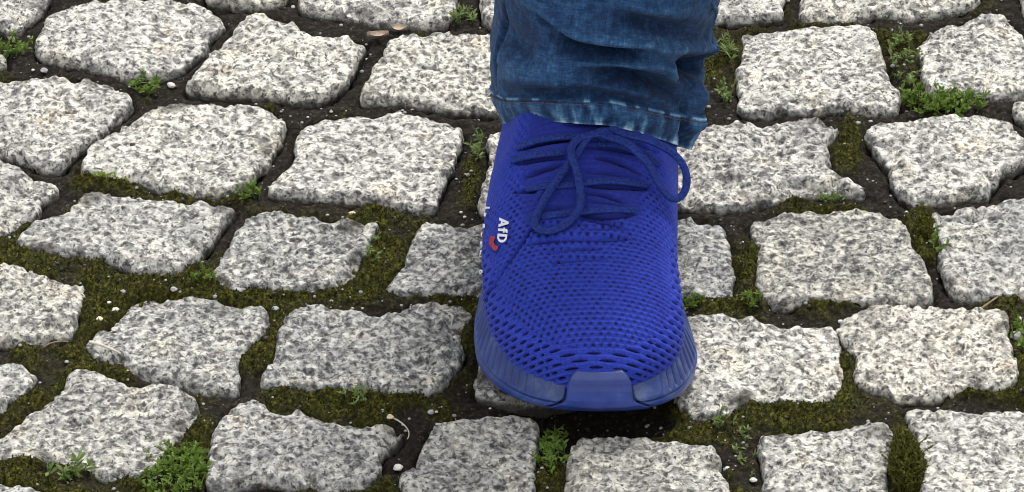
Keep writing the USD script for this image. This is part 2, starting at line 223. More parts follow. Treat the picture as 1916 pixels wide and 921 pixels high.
# ------------------------------------------------------------------ the pavement: setts measured one by one (outline in photo pixels, tone)
SETTS = [
 ([(-60,-60),(92,-40),(92,0),(75,25),(45,52),(15,62),(0,55),(-60,60)],'p'),
 ([(70,75),(92,27),(150,6),(250,-6),(340,-8),(395,5),(420,35),(425,45),(395,65),(382,95),(350,122),(300,146),(240,145),(175,127),(100,115),(70,98)],'p'),
 ([(385,-50),(545,-50),(535,-5),(520,8),(470,12),(410,8),(385,-5)],'p'),
 ([(345,170),(360,145),(385,118),(405,92),(435,55),(455,32),(480,22),(510,22),(535,30),(560,55),(585,67),(635,72),(686,70),(684,85),(672,110),(655,150),(615,186),(560,192),(505,182),(420,180)],'p'),
 ([(560,-50),(563,15),(605,25),(680,37),(730,47),(790,50),(836,47),(852,15),(858,-50)],'p'),
 ([(690,145),(715,110),(722,80),(735,67),(770,63),(830,65),(880,70),(925,72),(1000,75),(1005,140),(1000,205),(915,213),(840,207),(800,200),(760,192),(690,195),(674,180)],'p'),
 ([(900,-50),(898,10),(905,35),(925,52),(1000,55),(1190,48),(1200,-50)],'p'),
 ([(-60,150),(0,145),(65,140),(140,138),(200,152),(243,178),(248,200),(215,225),(187,255),(155,272),(132,298),(120,315),(95,320),(55,307),(20,295),(0,285),(-60,270)],'p'),
 ([(152,295),(165,272),(210,242),(245,227),(270,210),(325,195),(400,194),(480,195),(523,213),(537,235),(527,260),(510,295),(485,322),(450,355),(420,368),(370,367),(300,357),(250,345),(190,335),(160,325),(150,310)],'p'),
 ([(555,245),(570,225),(600,217),(680,215),(715,212),(730,203),(750,205),(762,215),(805,222),(825,233),(855,232),(868,245),(865,265),(850,300),(840,325),(825,360),(814,398),(780,397),(730,387),(680,380),(595,372),(545,370),(507,362),(500,350),(525,330),(550,305)],'p'),
 ([(925,245),(915,252),(918,280),(912,320),(903,350),(897,375),(902,398),(1000,398),(1210,392),(1215,330),(1205,250),(1060,240)],'p'),
 ([(-80,280),(0,297),(30,310),(75,332),(112,348),(108,360),(80,375),(75,395),(55,415),(25,430),(0,443),(-80,450)],'m'),
 ([(135,380),(155,360),(185,355),(225,367),(300,377),(350,375),(410,382),(440,390),(430,410),(410,430),(395,455),(370,485),(345,500),(338,515),(300,520),(260,512),(210,495),(150,482),(100,477),(50,467),(25,458),(40,440),(70,415),(125,400)],'m'),
 ([(467,408),(505,395),(555,405),(620,407),(670,420),(712,425),(700,445),(685,470),(675,500),(660,525),(630,540),(580,542),(540,550),(505,547),(470,542),(435,548),(420,535),(397,517),(400,500),(425,470),(440,440)],'g'),
 ([(770,440),(790,420),(825,412),(860,417),(900,412),(1000,412),(1012,480),(1005,552),(890,556),(830,555),(780,550),(725,550),(720,535),(740,510),(760,490)],'g'),
 ([(-60,485),(0,492),(25,492),(55,510),(90,522),(120,535),(155,532),(159,545),(150,575),(148,610),(130,635),(100,632),(80,645),(30,645),(0,642),(-60,640)],'m'),
 ([(235,570),(250,555),(275,543),(305,550),(360,555),(425,558),(480,567),(500,578),(506,605),(492,632),(470,648),(447,675),(447,700),(443,730),(400,733),(360,730),(335,712),(300,710),(250,698),(200,682),(165,660),(155,640),(170,622),(210,608),(225,590)],'g'),
 ([(545,590),(557,573),(590,572),(630,580),(690,577),(720,580),(740,572),(780,572),(830,570),(860,567),(880,575),(886,595),(872,610),(860,635),(870,660),(855,690),(830,725),(800,743),(730,740),(670,737),(605,732),(530,730),(500,727),(485,715),(490,700),(510,670),(512,645),(522,615)],'g'),
 ([(-60,675),(0,680),(45,680),(67,695),(62,715),(45,740),(15,765),(0,780),(-60,790)],'m'),
 ([(100,740),(120,715),(135,693),(165,690),(215,705),(260,717),(320,725),(360,740),(377,755),(373,780),(350,810),(322,840),(302,860),(295,885),(265,903),(200,895),(165,880),(115,870),(50,862),(0,865),(-40,860),(-40,825),(0,812),(30,790),(50,770),(80,758)],'g'),
 ([(420,765),(437,750),(480,746),(510,768),(535,778),(570,765),(605,777),(640,793),(690,790),(740,790),(756,808),(740,830),(712,850),(710,885),(695,908),(675,922),(620,922),(590,915),(540,907),(490,903),(440,915),(388,918),(382,895),(385,860),(400,835),(397,805),(413,785)],'m'),
 ([(745,890),(780,870),(780,850),(800,825),(810,800),(840,790),(900,780),(960,777),(1005,782),(1012,800),(1003,835),(998,870),(1005,921),(960,950),(850,955),(760,940)],'m'),
 ([(1055,921),(1060,880),(1065,845),(1085,822),(1150,815),(1240,820),(1290,828),(1332,838),(1350,860),(1345,880),(1365,900),(1368,955),(1060,955)],'m'),
 ([(1425,815),(1465,807),(1520,803),(1576,797),(1606,786),(1650,786),(1670,805),(1668,830),(1662,860),(1658,921),(1655,955),(1440,955),(1430,900),(1425,860),(1420,835)],'m'),
 ([(1688,766),(1716,760),(1761,765),(1826,770),(1861,762),(1930,758),(2050,770),(2050,955),(1730,955),(1718,921),(1727,890),(1731,860),(1718,835),(1711,805),(1696,785)],'p'),
 ([(1563,625),(1578,600),(1616,577),(1676,574),(1751,578),(1826,578),(1866,580),(1883,592),(1883,625),(1893,660),(1903,695),(1897,730),(1856,737),(1811,732),(1761,747),(1721,752),(1680,752),(1660,737),(1626,731),(1601,717),(1598,695),(1606,670),(1585,648)],'p'),
 ([(1255,610),(1282,595),(1340,592),(1415,595),(1450,607),(1490,612),(1540,604),(1563,612),(1570,635),(1575,675),(1580,710),(1567,735),(1550,753),(1490,758),(1405,755),(1385,760),(1365,778),(1335,788),(1300,780),(1272,765),(1262,745),(1262,680)],'p'),
 ([(888,738),(890,712),(900,650),(908,590),(1000,572),(1100,572),(1225,585),(1240,640),(1235,710),(1190,735),(1000,755),(950,752)],'m'),
 ([(1400,415),(1415,405),(1465,395),(1520,388),(1580,390),(1621,394),(1676,397),(1688,412),(1701,430),(1708,457),(1726,490),(1741,525),(1747,553),(1728,567),(1686,572),(1626,567),(1576,566),(1520,567),(1480,575),(1455,575),(1425,560),(1420,535),(1412,515),(1420,485),(1417,460),(1405,440)],'g'),
 ([(1050,420),(1150,407),(1265,408),(1295,402),(1335,405),(1352,420),(1366,450),(1366,480),(1380,510),(1373,535),(1373,560),(1345,565),(1315,557),(1270,558),(1150,560),(1060,555),(1040,500)],'g'),
 ([(1245,300),(1270,270),(1293,252),(1318,234),(1385,230),(1425,240),(1465,232),(1540,232),(1568,243),(1545,275),(1550,295),(1545,312),(1580,335),(1618,352),(1626,366),(1600,370),(1540,360),(1515,370),(1455,374),(1420,382),(1345,391),(1265,387),(1245,375)],'p'),
 ([(1390,60),(1402,54),(1465,50),(1515,46),(1576,45),(1629,47),(1643,65),(1648,100),(1661,130),(1671,160),(1690,180),(1688,198),(1671,210),(1626,212),(1576,204),(1515,210),(1465,206),(1440,215),(1397,214),(1382,203),(1385,175),(1377,135),(1392,100)],'p'),
 ([(1230,-50),(1463,-50),(1467,30),(1440,35),(1405,42),(1350,43),(1235,45)],'p'),
 ([(1500,-60),(1496,25),(1550,39),(1600,35),(1641,25),(1701,33),(1751,25),(1806,15),(1831,2),(1838,-60)],'p'),
 ([(1713,72),(1741,55),(1786,37),(1821,20),(1871,18),(1896,35),(1925,75),(1960,120),(1960,172),(1900,178),(1856,182),(1826,174),(1743,175),(1726,140),(1721,105)],'p'),
 ([(1900,190),(1990,182),(2060,200),(2060,240),(1960,248),(1918,232),(1902,218),(1893,203)],'p'),
 ([(1618,250),(1636,233),(1701,225),(1741,220),(1801,220),(1856,220),(1886,227),(1906,245),(1918,258),(1924,285),(1916,308),(1896,320),(1878,323),(1860,345),(1848,368),(1816,367),(1776,377),(1746,382),(1716,389),(1688,372),(1671,350),(1666,320),(1633,280)],'p'),
 ([(1741,402),(1766,388),(1816,382),(1856,380),(1881,368),(1930,360),(2060,370),(2065,540),(1950,550),(1876,557),(1836,563),(1798,556),(1781,545),(1763,510),(1756,480),(1757,455),(1747,430)],'m'),
 ([(-90,92),(0,103),(12,113),(8,128),(-90,133)],'p'),
 ([(-80,897),(0,902),(40,906),(90,924),(90,980),(-80,980)],'m'),
 ([(1945,575),(2080,565),(2090,745),(1935,745),(1925,690),(1940,640)],'m'),
 ([(1960,305),(2080,275),(2080,345),(1955,345)],'m'),
]
TONES = {'p': 'granite_pale', 'm': 'granite_mixed', 'g': 'granite_grey'}  # m and g: stone tone plus the person's soft shade, in the colour

def outline_to_world(px):
    px = np.array(px, float)
    poly = Polygon(px)
    if poly.exterior.is_ccw: px = px[::-1]
    n = len(px)
    nx = np.roll(px, -1, 0) - np.roll(px, 1, 0)
    out = np.stack([nx[:, 1], -nx[:, 0]], 1); out /= np.linalg.norm(out, axis=1, keepdims=True)
    if Polygon(px + out).area < Polygon(px).area: out = -out
    toward = np.clip(out[:, 1], -1, 1)                       # +1: the near edge, where the flank is seen down to the joint
    z = np.where(toward > 0, -0.0018 - 0.0022 * toward, -0.0018 + 0.0010 * -toward)
    return np.array([ground(p, zz)[0, :2] for p, zz in zip(px, z)])

def sett(outline, seed, nb=250, rings=56, h0=0.0, tilt=(0, 0), detail=True):
    """One rough-split granite sett as a closed top and flanks: rings from the middle to the edge, then down."""
    rg = np.random.default_rng(seed)
    c = np.array(Polygon(outline).representative_point().coords[0]) * 0.3 + np.array(Polygon(outline).centroid.coords[0]) * 0.7
    o = np.vstack([outline, outline[:1]])
    tck, _ = splprep(o.T, s=0.0, k=1, per=1)
    b = np.stack(splev(np.linspace(0, 1, nb * 4, endpoint=False), tck), 1)
    k = np.hanning(nb * 4 // 24 + 3); k /= k.sum(); m = len(k) // 2
    b = np.stack([np.convolve(np.concatenate([b[-m:, i], b[:, i], b[:m, i]]), k, 'valid') for i in (0, 1)], 1)[::4][:nb]
    nb = len(b)
    d = b - c; r = np.linalg.norm(d, axis=1)
    p3 = np.c_[b, np.full(nb, seed * 0.37)]
    r = r * (1 + 0.0) + (fbm(p3 * 130, 3, seed) - 0.5) * 0.0040 + (fbm(p3 * 48, 2, seed + 3) - 0.5) * 0.0022 + (fbm(p3 * 380, 3, seed + 5) - 0.5) * 0.0030
    u = d / np.linalg.norm(d, axis=1, keepdims=True)
    t = 1 - (1 - np.linspace(0, 1, rings)) ** 1.35
    R = r[None] * t[:, None]
    xy = c + u[None] * R[..., None]
    dist = (1 - t)[:, None] * r[None]
    RR = 0.0036 + 0.0022 * (fbm(np.c_[b * 45, np.full(nb, seed)], 2, seed) - 0.5) * 2
    q = np.clip(1 - dist / RR[None], 0, 1)
    z = -0.0024 * (1 - np.sqrt(np.clip(1 - q ** 2.2, 0, 1)))
    flat = xy.reshape(-1, 2)
    P = np.c_[flat, np.full(len(flat), seed * 0.71)]
    rel = flat - c
    zz = z.reshape(-1) + h0 + rel @ np.array(tilt) - 0.3 * (rel ** 2).sum(1)
    zz += (fbm(P * 42, 3, seed + 11) - 0.5) * 0.0075
    if detail:
        zz += (fbm(P * 170, 3, seed + 17) - 0.5) * 0.0050 + (noise(P * 540, seed + 19) - 0.5) * 0.0016
        ch = fbm(P * 70, 3, seed + 23); ed_ = np.repeat(t, nb)
        zz -= 0.003 * sstep(0.64, 0.78, ch) + 0.0024 * sstep(0.52, 0.66, ch) * sstep(0.72, 0.97, ed_)
    v = np.c_[flat, zz]
    rows = rings
    edge = v[-nb:]
    depths = (0.002, 0.0045, 0.0075, 0.011, 0.016, 0.03) if detail else (0.006, 0.03)
    for dd in depths:
        e = edge.copy(); e[:, 2] -= dd
        out = 0.0008 * math.sin(min(dd / 0.008, 1) * 3.14) - 0.06 * dd
        e[:, :2] += u * (out + (fbm(np.c_[b, np.full(nb, dd)] * 260, 2, seed + 31) - 0.5)[:, None] * 0.0035)
        v = np.vstack([v, e]); rows += 1
    f = grid_faces(rows, nb, True)
    keep = ~((f[:, 0] < nb) & (f[:, 1] < nb) & (f[:, 2] < nb))
    f = f[keep]
    t0 = np.concatenate([np.repeat(t, nb), np.ones(nb * len(depths))])
    low = v[:, 2] - (h0 - 0.004)
    dirt = np.clip(sstep(0.0005, -0.0045, low) * 0.97, 0, 1)
    dirt = np.maximum(dirt, 0.75 * sstep(0.64, 0.8, fbm(np.c_[v[:, :2] * 60, v[:, 2:] * 60], 4, seed + 41)) * sstep(0.5, 0.95, t0))
    return v, f, dirt

outlines = [outline_to_world(p) for p, _ in SETTS]
pavement = thing('pavement', kind='structure')
rng = np.random.default_rng(5)
polys = []
for i, (o, (_, tone)) in enumerate(zip(outlines, SETTS)):
    h0 = rng.uniform(-0.0012, 0.0015); tilt = rng.uniform(-0.03, 0.03, 2)
    v, f, dirt = sett(o, 100 + i, h0=h0, tilt=tilt)
    obj('cobblestone', (v, f), TONES[tone], pavement, smooth=True, attrs={'dirt': dirt})
    polys.append(Polygon(o).buffer(0))
traced = unary_union(polys)
# setts beyond the picture's edge: the same paving carried on
blocked = traced.buffer(0.009)
hull = traced.convex_hull.buffer(-0.012)
rows_, extra = 0, []
y = -1.25
while y < 1.25:
    x = -1.3 + rng.uniform(0, 0.1)
    while x < 1.3:
        w, hgt = rng.uniform(0.085, 0.115), rng.uniform(0.082, 0.1)
        q = np.array([(x, y), (x + w, y), (x + w, y + hgt), (x, y + hgt)]) + rng.uniform(-0.008, 0.008, (4, 2))
        x += w + 0.012
        g = Polygon(q)
        if g.within(hull): continue
        g = g.difference(blocked).difference(hull)
        if isinstance(g, MultiPolygon): g = max(g.geoms, key=lambda a: a.area)
        g = g.buffer(-0.006).buffer(0.006)
        if isinstance(g, MultiPolygon): g = max(g.geoms, key=lambda a: a.area)
        if g.is_empty or g.area < 0.0028: continue
        extra.append(np.array(g.exterior.coords)[:-1])
    y += 0.105
for name in ('granite_pale', 'granite_mixed'):
    parts, ds = [], []
    for i, o in enumerate(extra):
        if (i % 2 == 0) == (name == 'granite_pale'):
            v, f, dirt = sett(o, 1000 + i, nb=56, rings=12, h0=rng.uniform(-.001, .0015), tilt=rng.uniform(-.03, .03, 2), detail=False)
            parts.append((v, f)); ds.append(dirt)
    tag(obj('outlying_cobblestones', join(parts), name, pavement, attrs={'dirt': np.concatenate(ds)}), kind='stuff')

# joints: earth and moss between the setts
# where bare earth (-) or thick moss (+) was seen: place in the photo, half extents, how much; the first stands in for the toe's shadow, painted as earth
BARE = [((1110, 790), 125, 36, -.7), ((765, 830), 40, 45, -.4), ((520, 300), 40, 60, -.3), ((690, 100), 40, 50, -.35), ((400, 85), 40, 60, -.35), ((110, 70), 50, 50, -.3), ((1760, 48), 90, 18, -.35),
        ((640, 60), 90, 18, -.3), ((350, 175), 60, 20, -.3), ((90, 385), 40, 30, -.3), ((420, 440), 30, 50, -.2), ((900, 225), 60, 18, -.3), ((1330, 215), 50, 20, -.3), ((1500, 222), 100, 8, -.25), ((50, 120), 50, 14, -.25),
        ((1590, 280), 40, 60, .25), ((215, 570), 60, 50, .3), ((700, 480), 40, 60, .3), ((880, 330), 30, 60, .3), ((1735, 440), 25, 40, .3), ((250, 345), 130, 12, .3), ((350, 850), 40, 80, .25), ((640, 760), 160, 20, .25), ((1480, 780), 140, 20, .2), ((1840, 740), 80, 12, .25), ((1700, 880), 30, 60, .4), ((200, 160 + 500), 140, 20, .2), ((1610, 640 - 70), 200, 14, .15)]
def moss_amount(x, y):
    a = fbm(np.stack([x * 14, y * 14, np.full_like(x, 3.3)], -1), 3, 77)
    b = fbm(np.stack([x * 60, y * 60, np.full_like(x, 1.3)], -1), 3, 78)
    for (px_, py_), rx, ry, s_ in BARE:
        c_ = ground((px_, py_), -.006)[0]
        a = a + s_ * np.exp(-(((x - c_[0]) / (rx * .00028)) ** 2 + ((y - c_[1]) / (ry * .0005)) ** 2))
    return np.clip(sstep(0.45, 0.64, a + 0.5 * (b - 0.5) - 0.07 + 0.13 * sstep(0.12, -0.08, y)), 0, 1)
cd = 0.0013
gx, gy = np.arange(-0.335, 0.335, cd), np.arange(-0.31, 0.33, cd)
X, Y = np.meshgrid(gx, gy, indexing='ij')
inner = traced.buffer(-0.005)
shapely.prepare(inner)
inside = shapely.contains_xy(inner, X, Y)
bd = np.vstack([np.array(p.segmentize(0.002).exterior.coords) for p in polys])
dist = cKDTree(bd).query(np.c_[X.ravel(), Y.ravel()])[0].reshape(X.shape)
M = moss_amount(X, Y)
HOLE = ground((1110, 788), -.006)[0]                         # joint sunk to deepen the contact shadow painted under the toe
shapely.prepare(traced)
under = shapely.contains_xy(traced.buffer(-0.001), X, Y) * 1.0
def joint_height(X, Y, M, dist):
    P = np.stack([X, Y, np.zeros_like(X)], -1)
    z = -0.0055 + 0.0036 * M + 0.0045 * (fbm(P * 70, 3, 81) - 0.5) + 0.0042 * (fbm(P * 260, 3, 82) - 0.5) + 0.0016 * (noise(P * 760, 83) - 0.5) * (0.4 + M)
    z = z - 0.013 * np.exp(-(((X - HOLE[0]) / .034) ** 2 + ((Y - HOLE[1]) / .014) ** 2))
    return z + 0.0025 * sstep(0.010, 0.003, dist) * (M - 0.35) - 0.0036 * sstep(0.0035, 0.0, dist) - 0.006 * under
Z = joint_height(X, Y, M, dist)
fs = grid_faces(len(gx), len(gy))
fs = fs[~inside.ravel()[fs].all(1)]
vs = np.c_[X.ravel(), Y.ravel(), Z.ravel()]
keep = np.unique(fs); remap = np.full(len(vs), -1); remap[keep] = np.arange(len(keep))
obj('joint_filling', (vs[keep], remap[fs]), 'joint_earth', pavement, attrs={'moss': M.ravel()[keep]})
gx2 = np.linspace(-1.5, 1.5, 260); X2, Y2 = np.meshgrid(gx2, gx2, indexing='ij')
core = (np.abs(X2) < 0.3) & (Y2 > -0.28) & (Y2 < 0.3)
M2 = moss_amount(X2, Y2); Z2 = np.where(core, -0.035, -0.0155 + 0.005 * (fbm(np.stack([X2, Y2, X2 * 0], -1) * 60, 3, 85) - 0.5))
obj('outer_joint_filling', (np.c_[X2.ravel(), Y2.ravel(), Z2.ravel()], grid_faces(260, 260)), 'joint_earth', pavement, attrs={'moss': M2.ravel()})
tag(obj('ground', (np.array([(-80, -80, -0.045), (80, -80, -0.045), (80, 80, -0.045), (-80, 80, -0.045)], float), np.array([(0, 1, 2), (0, 2, 3)])), 'far_paving', smooth=False), kind='structure')
Zi = LinearNDInterpolator
from scipy.interpolate import RegularGridInterpolator
zat = RegularGridInterpolator((gx, gy), Z, bounds_error=False, fill_value=-0.012)
mat_moss = RegularGridInterpolator((gx, gy), M, bounds_error=False, fill_value=0.3)

# ------------------------------------------------------------------ moss, weeds, grit
def blades(base, n_dir, length, width, rg, curl=0.4):
    """Small leaves: each a folded strip of two quads. base (n,3), n_dir (n,3) unit."""
    n = len(base)
    ref = rg.normal(size=(n, 3)); s = np.cross(n_dir, ref); s /= np.linalg.norm(s, axis=1, keepdims=True)
    up = np.cross(s, n_dir)
    L, W = np.broadcast_to(length, n)[:, None], np.broadcast_to(width, n)[:, None]
    m = base + n_dir * L * 0.5 + up * L * 0.06
    tip = base + n_dir * L - np.array([0, 0, 1]) * L * curl * 0.4
    v = np.stack([base - s * W * 0.2, base + s * W * 0.2, m + s * W * 0.5, tip, m - s * W * 0.5, m - up * W * 0.18], 1)
    f = np.array([(0, 1, 5), (1, 2, 5), (2, 3, 5), (3, 4, 5), (4, 0, 5)])
    F = (f[None] + 6 * np.arange(n)[:, None, None]).reshape(-1, 3)
    return v.reshape(-1, 3), F
def rand_dirs(n, rg, up=0.5):
    d = rg.normal(size=(n, 3)); d[:, 2] = np.abs(d[:, 2]) * 0.8 + up
    return d / np.linalg.norm(d, axis=1, keepdims=True)
rg = np.random.default_rng(11)
N = 260000
cx, cy = rg.uniform(-0.32, 0.32, N), rg.uniform(-0.29, 0.31, N)
shapely.prepare(traced)
free = ~shapely.contains_xy(traced.buffer(-0.0012), cx, cy)
mm = mat_moss(np.c_[cx, cy])
keep = free & (rg.uniform(size=N) < mm ** 1.5 * 0.75)
cx, cy = cx[keep], cy[keep]
base = np.c_[cx, cy, zat(np.c_[cx, cy]) - 0.0003]
tag(obj('moss', blades(base, rand_dirs(len(base), rg, 0.9), rg.uniform(0.0012, 0.0028, len(base)), rg.uniform(0.0005, 0.0010, len(base)), rg), 'moss_leaf', smooth=False),
    'short olive green moss filling the joints between the cobblestones', 'moss', kind='stuff')
def weed(label, px, rx, ry, n, L, W, look, seed, height=0.004, name='weed_clump', cat='weed', group=None, up=0.45):
    rg = np.random.default_rng(seed)
    c = ground((px[0], px[1] + 10), -0.008)[0]
    rx, ry = rx * 0.00028, ry * 0.00028 / 0.559
    vs = []
    nst = max(4, n // 5)
    a, q = rg.uniform(0, 2 * np.pi, nst), np.sqrt(rg.uniform(0, 1, nst))
    sx, sy = c[0] + rx * q * np.cos(a), c[1] + ry * q * np.sin(a)
    sz = zat(np.c_[sx, sy])
    for x, y, z in zip(sx, sy, sz):
        d = rand_dirs(1, rg, 0.8)[0]
        h = height * rg.uniform(0.5, 1.5)
        pts = np.array([[x, y, z - 0.001], [x + d[0] * h * 0.4, y + d[1] * h * 0.4, z + h * 0.6], [x + d[0] * h, y + d[1] * h, z + h]])
        vs.append(tube(pts, 0.0003, 4))
        b = np.array([pts[0] + (pts[2] - pts[0]) * rg.uniform(0.35, 1.0) for _ in range(7)])
        vs.append(blades(b, rand_dirs(7, rg, up), 0.8 * L * rg.uniform(0.5, 1.2, 7), 0.85 * W * rg.uniform(0.7, 1.2, 7), rg))
    v, f = join(vs)
    tag(obj(name, (v, f), look, smooth=False, origin=c), label, cat, group)
WEEDS = [
 ('large dense bright green weed clump at the near left corner between two cobblestones', (325, 895), 58, 46, 800, .0045, .0018, 'leaf_bright', .004),
 ('bright green weed tuft in the upright joint just in front of the shoe toe', (1030, 850), 26, 46, 240, .005, .0018, 'leaf_bright', .006),
 ('broad low green weed mat along the cross joint at the upper right', (1760, 197), 80, 24, 480, .0055, .002, 'leaf_bright', .006),
 ('loose green weeds straggling up the joint above the broad weed mat', (1688, 120), 26, 56, 150, .005, .0017, 'leaf_pale', .005),
 ('yellow green sprig growing at the near edge left of the shoe', (815, 910), 26, 12, 80, .0055, .002, 'leaf_yellow', .006),
 ('small pale green weed in the joint just right of the jeans hem', (1358, 180), 14, 13, 45, .005, .002, 'leaf_pale', .006),
 ('pale dry grass blades beside the right edge of the jeans leg', (1355, 108), 14, 24, 40, .009, .0011, 'leaf_pale', .006),
 ('green weed tuft at the far left edge among dark earth', (25, 95), 26, 22, 90, .005, .0018, 'leaf_bright', .005),
 ('green weed beside the white pebble under the far left rounded cobblestone', (275, 165), 20, 16, 70, .005, .0019, 'leaf_bright', .005),
 ('small green weed at the crossing above the grey cobblestone left of the shoe', (468, 372), 18, 12, 50, .005, .0018, 'leaf_bright', .005),
 ('light green sprigs in the upright joint left of the shoe laces', (897, 285), 9, 30, 50, .0055, .0017, 'leaf_pale', .005),
 ('long leaved pale weed at the near left edge', (128, 895), 30, 10, 50, .009, .0022, 'leaf_pale', .006),
 ('green sprigs in the joint behind the jeans at top centre', (872, 38), 18, 18, 60, .006, .0014, 'leaf_pale', .006),
 ('low green sprigs along the joint under the long mossy cobblestone at left', (250, 342), 80, 6, 90, .004, .0014, 'leaf_yellow', .003),
 ('dark green sprigs in the joint right of the shoe toe box', (1290, 572), 26, 7, 50, .005, .0017, 'leaf_bright', .004),
 ('green sprig where two joints meet right of the shoe', (1400, 572), 24, 8, 40, .005, .0016, 'leaf_bright', .004),
 ('green weed tuft cut off by the right edge of the picture', (1908, 640), 12, 30, 50, .0055, .002, 'leaf_bright', .005),
 ('thin pale sprig on the moss in front of the square cobblestone left of the toe', (655, 760), 34, 9, 36, .0055, .0012, 'leaf_pale', .004),
 ('tiny green weed under the broad cobblestone behind the bow loop', (1350, 385), 28, 6, 36, .004, .0014, 'leaf_bright', .004),
 ('pale weed sprigs in the sloping joint below the bow loop cobblestone', (1560, 372), 50, 8, 60, .0045, .0014, 'leaf_pale', .004),
 ('tiny pale weed on moss beside the grey cobblestone left of the logo', (695, 480), 14, 26, 36, .0042, .0013, 'leaf_pale', .004),
 ('green weed in the joint between the two grey cobblestones at right', (1752, 465), 10, 12, 30, .005, .002, 'leaf_bright', .005),
 ('sparse pale weeds in the mossy joint at the near right of the shoe', (1395, 850), 22, 40, 60, .0045, .0013, 'leaf_pale', .004),
 ('pale weed sprig in the wide mossy joint in front of the right cobblestone', (1350, 800), 26, 10, 36, .0045, .0015, 'leaf_pale', .004),
 ('tiny green weed by the pebbles on the moss at far left middle', (385, 530), 26, 8, 50, .0045, .0015, 'leaf_bright', .004),
]
for i, (lab, px, rx, ry, n, L, W, look, h) in enumerate(WEEDS):
    weed(lab, px, rx, ry, n, L, W, look, 300 + i, h, group='weeds in the joints')
weed('rounded yellow olive moss cushion in the joint at the near right', (1692, 885), 26, 42, 1500, .0028, .0012, 'moss_cushion_leaf', 401, 0.006, 'moss_cushion', 'moss', 'moss cushions in the joints', up=0.9)
weed('olive moss pad in the crossing joint at right above the grey cobblestone', (1730, 440), 14, 22, 600, .0024, .001, 'moss_cushion_leaf', 402, 0.003, 'moss_cushion', 'moss', 'moss cushions in the joints', up=0.9)

def pebble_mesh(r, rg, sub=2):
    m = trimesh.creation.icosphere(sub, 1.0)
    v = m.vertices * (1 + 0.55 * (noise(m.vertices * 1.6 + rg.uniform(0, 50), 3) - 0.5)[:, None])
    return v * r * np.array([1, rg.uniform(.7, 1), rg.uniform(.55, .8)]), m.faces
PEBBLES = [
 ((320,160),12,'grit_white','pale pebble in the joint beside the small weed at upper left'), ((82,132),11,'grit_grey','grey pebble in dark earth at the upper left edge'),
 ((325,541),10,'grit_grey','round grey white pebble behind the dark cobblestone at left middle'), ((216,580),11,'grit_white','largest white pebble of the cluster on moss at left'),
 ((204,566),6,'grit_white','small white pebble just behind the cluster on moss at left'), ((186,597),10,'grit_cream','cream pebble at the left of the cluster on moss'),
 ((215,616),10,'grit_white','flat white pebble nearest in the cluster at left'), ((230,547),10,'grit_grey','grey flake on the moss behind the white pebble cluster'),
 ((38,760),11,'grit_cream','pale pebble in the joint at the lower left edge'), ((447,548),24,'grit_grey','grey stone chunk broken off the grey cobblestone at left'),
 ((660,400),11,'grit_cream','orange tinted chip behind the grey cobblestone'), ((690,408),10,'grit_cream','tan chip beside the orange tinted chip'),
 ((527,374),14,'grit_white','cream stone chip at the near corner of the broad pale cobblestone'), ((852,631),7,'grit_white','small white grit by the right end of the square cobblestone'),
 ((806,771),9,'grit_grey','bluish grey pebble in the wide joint left of the toe'), ((730,780),10,'grit_cream','cream chip on the back edge of the near left cobblestone'),
 ((1367,773),13,'grit_white','cream chip at the mossy edge right of the toe'), ((1410,898),10,'grit_white','white grit in the mossy joint at the near right'),
 ((1361,877),8,'grit_white','tiny white grit left of the white grit at the near right'), ((1573,602),9,'grit_white','white grit in the joint between two right hand cobblestones'),
 ((1905,597),11,'grit_white','white pebble at the right edge'), ((1902,628),18,'grit_grey','dark grey chunk at the right edge'),
 ((515,578),10,'grit_grey','grey chip in the corner of the joint left of the square cobblestone'), ((745,875),13,'grit_white','pale chip at the dark corner near the bottom'),
 ((265,657),6,'grit_white','white grit on moss right of the thin white twig'), ((1663,185),14,'grit_white','pale chip against the right flank of the upper right cobblestone'),
 ((1595,365),16,'grit_white','flat white flake on the tip of the long sloping cobblestone'), ((450,262),7,'grit_dark','dark crumb on the right of the broad pale cobblestone'),
 ((248,272),11,'grit_dark','dark brown pit stain on the pale cobblestone at left'), ((835,240),13,'grit_dark','dark mark on the top right of the cobblestone left of the shoe'),
 ((1670,178),10,'grit_dark','dark red brown crumb beside the pale chip at upper right'), ((1720,652),9,'grit_dark','dark crumb on the right hand cobblestone'),
]
for i, (px, s, look, lab) in enumerate(PEBBLES):
    r_ = np.random.default_rng(500 + i)
    onstone = traced.contains(Point(*ground(px, 0.0)[0, :2]))
    g = ground(px, -0.001 if onstone else -0.007)[0]
    z = (-0.0012 if onstone else float(zat(g[:2])[0]) + s * 0.00028 * 0.22)
    g = ground(px, z)[0]
    tag(obj('stone_crumb' if look == 'grit_dark' else 'pebble', (lambda m: (m[0] + g, m[1]))(pebble_mesh(s * 0.00028 * 0.62, r_, 3)), look, origin=g), lab, 'pebble', 'loose stones and crumbs on the paving')
